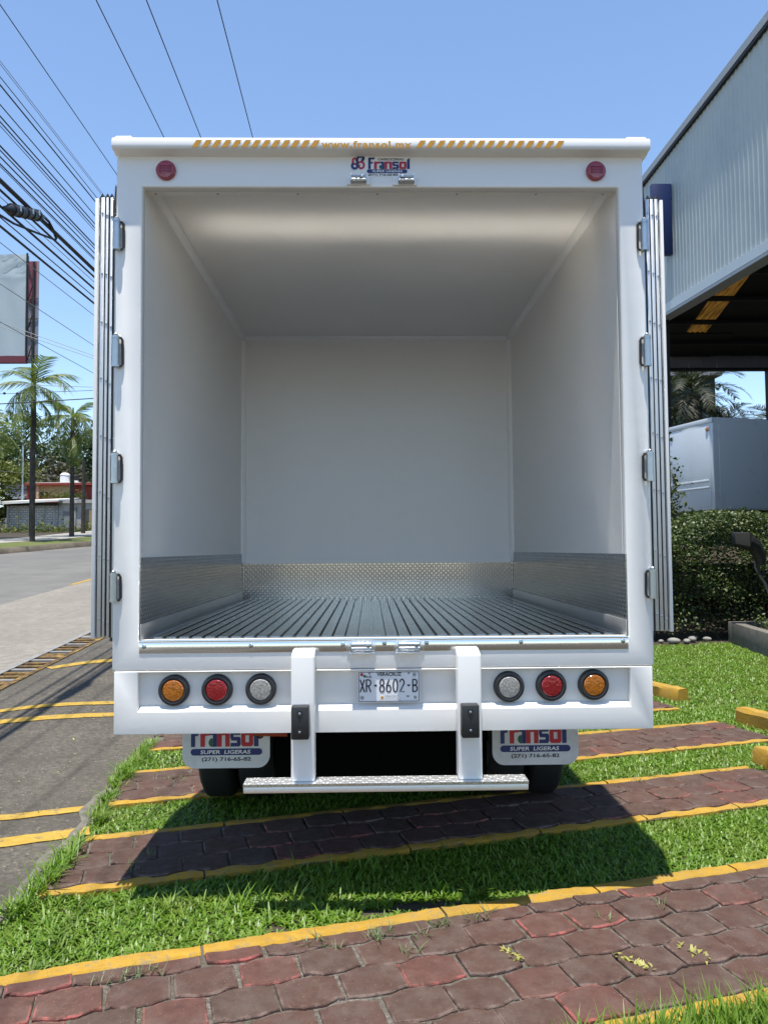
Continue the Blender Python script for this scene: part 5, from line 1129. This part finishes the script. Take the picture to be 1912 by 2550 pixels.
MB().box((15.62, 25.8, 1.8), (15.9, 26.1, 8.60)).build('column', M_steeld, shed, W); MB().box((8.05, 17.0, 1.6), (8.25, 17.2, 7.95)).build('column', M_steeld, shed, W); MB().box((11.2, 25.8, 1.9), (11.5, 26.1, 8.6)).build('column', M_steeld, shed, W)
MB().box((22.9, 4, 0.5), (23.05, 26, 10)).build('side_block_wall', M_roofd, shed, W); MB().box((8.3, 4.0, 0.2), (22.9, 4.15, 12)).build('near_block_wall', M_roofd, shed, W)  # unseen walls, added to block light and keep the shed dark
sg = thing('sign_box', 'thin dark blue sign box projecting from the ribbed shed wall', 'sign', (7.75, 16.0, 10.2))
MB().box((7.45, 15.9, 9.33), (7.96, 16.06, 11.22)).build('sign_face', M_sign, sg, W, bevel=0.01)
for z in (9.7, 10.8): MB().box((7.961, 15.95, z), (7.998, 16.01, z+0.06)).build('bracket', M_steeld, sg, W)

# second box truck, standing behind the hedge
t2 = thing('box_truck', 'plain pale grey box truck body standing in the shade of the shed behind the hedge', 'box truck', (8.15, 14.3, 2.5), R(14.0))
wB, lB = 1.66, 4.6
MB().box((0, 0, 0.06), (lB, wB, 2.27)).build('body', M_grey2, t2, bevel=0.03)
MB().box((0.16, -0.012, 0.10), (lB-0.1, -0.002, 2.10)).build('side_sheet', M_grey2, t2, bevel=0.004)
MB().box((-0.012, 0.10, 0.14), (-0.002, wB-0.02, 2.08)).build('rear_door', M_grey2, t2, bevel=0.004)
MB().box((-0.02, 0.0, 2.14), (0.05, wB, 2.268)).build('roof_edge', M_grey2, t2, bevel=0.015)
for z in (0.58, 0.74): MB().box((-0.035, 0.16, z), (-0.0125, wB-0.05, z+0.05)).build('rub_rail', M_grey2, t2, bevel=0.008)
l2 = MB().lathe([(0.055, 0.0), (0.055, -0.02), (0.02, -0.03)], (-0.012, 0.17, 2.0), axis='X', n=16).build('marker_lamp', M_amber, t2, smooth='auto')
MB().lathe([(0.05, 0.0), (0.05, -0.02)], (-0.012, 1.56, 1.95), axis='X', n=12).build('marker_lamp', M_dark, t2)
MB().box((-0.045, 1.42, 0.80), (-0.0125, 1.50, 1.05)).build('door_handle', M_dark, t2)
MB().prism([(1.28, 0.46), (1.36, 0.40), (1.36, 0.52)], lambda p: Vector((-0.002, p[0], p[1])), lambda p: Vector((-0.02, p[0], p[1]))).build('arrow_mark', M_dark, t2)
MB().box((0.1, 0.3, -0.25), (lB, 0.5, 0.055)).build('chassis_rail', M_dark, t2); MB().box((0.1, 1.1, -0.25), (lB, 1.3, 0.055)).build('chassis_rail', M_dark, t2)
for x in (0.9,):
    for y in (0.1, 1.35):
        w_ = MB().lathe([(0.22, -0.11), (0.35, -0.11), (0.39, -0.07), (0.39, 0.07), (0.35, 0.11), (0.22, 0.11)], (x, y+0.1, -0.48), axis='Y', n=24, closed=False).build('wheel', M_tyre, t2, smooth='auto')
        MB().lathe([(0.22, -0.09), (0.02, -0.05)], (x, y+0.1, -0.48), axis='Y', n=20).build('rim', M_galv, w_, smooth='auto')
MB().box((-0.02, 1.0, -0.5), (0.03, 1.2, 0.055)).build('step_bracket', M_dark, t2)

# hedge, shrub, planter, floodlight, stones, wheel stops
hd = thing('hedge', 'clipped dense small leaved hedge with bare shaded stems below the grey box truck', 'hedge', (7.0, 11.2, 0))
def htop(x, y): return 1.98+0.36*ss(5.2, 6.9, x)+0.06*np.sin(x*3.1)+0.05*np.sin(x*7+y*3)
n = 52000; hx = RNG.uniform(4.3, 10.2, n); hy = RNG.uniform(10.1, 12.3, n); top = htop(hx, hy)-0.5*ss(10.7, 10.05, hy)
fr_ = RNG.uniform(0, 1, n); hz = np.where(fr_ < 0.45, top-np.abs(RNG.normal(0, 0.10, n)), 0.12+(top-0.12)*RNG.uniform(0, 1, n)**0.75)
front = RNG.uniform(0, 1, n) < 0.6; hy = np.where(front & (fr_ >= 0.45), 10.12+np.abs(RNG.normal(0, 0.16, n))+0.10*np.sin(hx*4+hz*5), hy)
keep = (hz > 0.75) | (RNG.uniform(0, 1, n) < 0.55)
leaves_np('foliage', np.column_stack([hx, hy, hz])[keep]-np.array([7.0, 11.2, 0]), 0.062, M_hedge, hd, 0.5, 0.62)
m = MB()
for i in range(46):
    x = random.uniform(4.4, 10); yy = random.uniform(10.3, 12.0); p = Vector((x, yy, -0.1)); q = [p]
    for j in range(3): p = p+Vector((random.gauss(0, 0.12), random.gauss(0, 0.08), 0.45)); q.append(p)
    m.tube(q, [0.018, 0.015, 0.011, 0.006], 5)
m.build('stems', M_bark, hd, W, smooth='auto')
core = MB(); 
core.box((4.5, 11.1, 0.7), (10.0, 12.1, 1.35)).build('hedge_core', M_dark, hd, W)  # plain dark block filling the inside of the hedge
vb = thing('shrub', 'tall leafy shrub squeezed between the open door and the grey box truck', 'shrub', (6.45, 13.3, 1.5))
n = 5200; q = RNG.normal(0, 1, (n, 3))*np.array([0.2, 0.3, 0.75]); q[:, 2] += 0.95; q[:, 0] += -0.25*(np.abs(q[:, 2]-0.9))*0.4
leaves_np('foliage', q, 0.085, M_hedge, vb, 0.4, 0.6); MB().tube([(0, 0, -0.3), (-0.05, 0, 0.8), (-0.1, 0, 1.9)], [0.03, 0.022, 0.008], 6).build('stem', M_bark, vb, smooth='auto')
pk = thing('planter_kerb', 'low weathered concrete planter edge on the lawn below the hedge', 'planter', (6.7, 9.9, 0))
MB().hexa([(6.32, 9.75, -0.05), (6.05, 7.9, -0.05), (6.22, 7.88, -0.05), (6.49, 9.75, -0.05), (6.32, 9.75, 0.36), (6.05, 7.9, 0.36), (6.22, 7.88, 0.36), (6.49, 9.75, 0.36)]).build('edge_wall', M_kerbc, pk, W, bevel=0.015)
MB().box((6.33, 9.752, -0.05), (9.5, 9.90, 0.36)).build('edge_wall', M_kerbc, pk, W, bevel=0.015)
MB().hexa([(6.50, 9.74, 0.1), (6.24, 7.9, 0.1), (9, 7.9, 0.1), (9, 9.74, 0.1), (6.50, 9.74, 0.28), (6.24, 7.9, 0.28), (9, 7.9, 0.28), (9, 9.74, 0.28)]).build('soil_fill', M_soil, pk, W)
gc = thing('ground_cover', 'low leafy ground cover plant spilling over the planter edge', 'plant', (6.95, 9.2, 0.28))
n = 1500; q = np.column_stack([RNG.uniform(-0.35, 1.4, n), RNG.normal(0, 0.42, n), np.abs(RNG.normal(0.02, 0.12, n))]); leaves_np('foliage', q, 0.06, M_hedge, gc, 1.0, 0.6)
MB().tube([(0, 0, -0.2), (0.02, 0, 0.08), (0.1, 0.05, 0.16)], 0.01, 5).build('stem', M_bark, gc, smooth='auto')
n = 60; hh = thing('young_tree', 'crooked pale barked stem leaning in front of the hedge beside the floodlight', 'small tree', (6.75, 9.55, 0.28))
MB().tube([(0.32, 0, -0.1), (0.22, 0.0, 0.4), (0.09, 0, 0.77), (0.0, 0, 0.92), (-0.06, 0.02, 1.04), (-0.06, 0.05, 1.3)], [0.026, 0.025, 0.026, 0.026, 0.022, 0.012], 8).build('trunk', M_kerbc, hh, smooth='auto')
leaves_np('crown', RNG.normal(0, 1, (500, 3))*np.array([0.25, 0.12, 0.15])+np.array([0.25, 0.3, 1.25]), 0.06, M_hedge, hh, 0.4, 0.6)
fl_ = thing('floodlight', 'black hooded floodlight on a short arm in front of the hedge', 'floodlight', (6.6, 9.45, 1.2))
m = MB(); 
m.hexa([(6.23, 9.30, 1.72), (6.45, 9.22, 1.66), (6.62, 9.42, 1.60), (6.28, 9.55, 1.70), (6.22, 9.30, 1.93), (6.44, 9.22, 1.93), (6.63, 9.42, 1.86), (6.27, 9.55, 1.95)]); m.build('housing', M_black, fl_, W, bevel=0.02)
MB().hexa([(6.225, 9.292, 1.74), (6.44, 9.214, 1.69), (6.445, 9.22, 1.69), (6.23, 9.298, 1.74), (6.217, 9.292, 1.91), (6.43, 9.214, 1.91), (6.435, 9.22, 1.91), (6.222, 9.298, 1.91)]).build('glass', M_glassd, fl_, W)
MB().tube([(6.45, 9.40, 1.78), (6.62, 9.45, 1.70), (6.74, 9.5, 1.52), (6.76, 9.5, 1.36)], [0.15, 0.13, 0.11, 0.06], 10).build('gear_housing', M_black, fl_, W, smooth='auto')
MB().tube([(6.70, 9.5, 1.45), (6.72, 9.5, 1.22), (7.1, 9.5, 1.22)], 0.025, 8).build('arm', M_black, fl_, W, smooth='auto')
MB().tube([(7.02, 9.5, 0.2), (7.02, 9.5, 1.3)], 0.03, 8).build('post', M_black, fl_, W, smooth='auto')
def rock(loc, r, label):
    r *= 0.72; loc = (loc[0], loc[1]+0.12, loc[2]-0.015)
    bm = bmesh.new(); bmesh.ops.create_icosphere(bm, subdivisions=2, radius=1.0)
    for v in bm.verts: v.co = Vector((v.co.x*r*random.uniform(0.92, 1.05)*1.25, v.co.y*r*0.8, v.co.z*r*0.55))
    me = bpy.data.meshes.new('river_stone'); bm.to_mesh(me); bm.free()
    for p in me.polygons: p.use_smooth = True
    o = link_mesh('river_stone', me, M_stone); o.location = loc; o.rotation_euler = (0, 0, random.uniform(0, 3)); return tag(o, label, 'stone', 'river stones along the hedge')
rock((5.16, 9.85, 0.03), 0.08, 'small pale river stone half hidden behind the open door bottom'); rock((5.34, 9.72, 0.05), 0.14, 'largest pale river stone at the lawn edge, beside the door bottom')
rock((5.58, 9.75, 0.04), 0.11, 'flat pale river stone just right of the largest one'); rock((5.76, 9.95, 0.05), 0.13, 'grey river stone set back in the shade of the hedge')
rock((6.03, 9.95, 0.05), 0.10, 'single rounded river stone farthest from the open door'); rock((5.88, 10.2, 0.05), 0.10, 'dark shaded river stone deep under the hedge'); rock((5.0, 10.0, 0.03), 0.10, 'river stone nearest the truck side, behind the door')
def wheel_stop(a, b, w, h, label):
    a, b = Vector((*a, 0)), Vector((*b, 0)); t = (b-a).normalized(); nn = Vector((-t.y, t.x, 0)); m = MB(); rows = []; k = 9
    for i in range(k):
        p = a+(b-a)*(i/(k-1)); j = lambda s=0.006: random.gauss(0, s)
        rows.append(m.verts([p-nn*(w/2+j())+Vector((0, 0, -0.03)), p-nn*(w/2+j())+Vector((0, 0, h-0.025+j())), p-nn*(w/2-0.025)+Vector((0, 0, h+j(0.004))), p+nn*(w/2-0.025)+Vector((0, 0, h+j(0.004))), p+nn*(w/2+j())+Vector((0, 0, h-0.025+j())), p+nn*(w/2+j())+Vector((0, 0, -0.03))]))
    for i in range(k-1):
        for c in range(5): m.face([rows[i][c], rows[i][c+1], rows[i+1][c+1], rows[i+1][c]])
    m.face(rows[0][::-1]); m.face(rows[-1]); o = m.build('wheel_stop', M_yellow, None, smooth='auto'); return tag(o, label, 'wheel stop', 'yellow wheel stops')
wheel_stop((3.22, 5.35), (3.44, 4.80), 0.16, 0.12, 'yellow painted concrete wheel stop farthest off, just beside the truck corner')
wheel_stop((3.60, 3.78), (3.86, 2.90), 0.16, 0.13, 'yellow chipped wheel stop on the right at the end of the middle paver strip')
wheel_stop((3.05, 2.36), (3.34, 1.42), 0.16, 0.12, 'yellow wheel stop cut off by the right edge, beside the grass strip')
# palms and a building seen through the shed
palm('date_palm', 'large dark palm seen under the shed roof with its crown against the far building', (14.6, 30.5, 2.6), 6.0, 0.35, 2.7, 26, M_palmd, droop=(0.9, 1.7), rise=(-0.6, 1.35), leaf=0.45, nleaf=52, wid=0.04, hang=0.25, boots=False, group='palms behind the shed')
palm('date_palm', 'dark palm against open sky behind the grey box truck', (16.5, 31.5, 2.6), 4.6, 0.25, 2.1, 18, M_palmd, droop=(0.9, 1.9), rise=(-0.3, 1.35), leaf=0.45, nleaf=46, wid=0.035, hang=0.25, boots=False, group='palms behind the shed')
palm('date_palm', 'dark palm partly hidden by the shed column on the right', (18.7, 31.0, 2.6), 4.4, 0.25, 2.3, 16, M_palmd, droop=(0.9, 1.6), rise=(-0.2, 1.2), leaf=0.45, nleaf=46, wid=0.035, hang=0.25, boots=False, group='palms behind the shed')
ob = thing('office_building', 'dark flat roofed building behind the palms beyond the shed', 'building', (17, 45, 2.5))
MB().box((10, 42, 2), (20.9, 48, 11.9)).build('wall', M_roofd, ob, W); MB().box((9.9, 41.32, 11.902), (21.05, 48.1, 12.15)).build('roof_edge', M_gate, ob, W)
MB().box((20.0, 41.95, 8.5), (20.6, 41.998, 11.3)).build('window', M_glassd, ob, W)
n = 5200; q = RNG.normal(0, 1, (n, 3))*np.array([1.6, 1.0, 1.9])
th_ = thing('thicket', 'dark leafy thicket at the left edge of the view under the shed', 'trees', (13.3, 33, 5.5)); leaves_np('crown', q, 0.22, M_tree1, th_, 0.3, 0.5); MB().tube([(0, 0, -3.2), (0.1, 0, 0.5), (0, 0.1, 2)], [0.15, 0.1, 0.03], 6).build('trunk', M_bark, th_, smooth='auto')
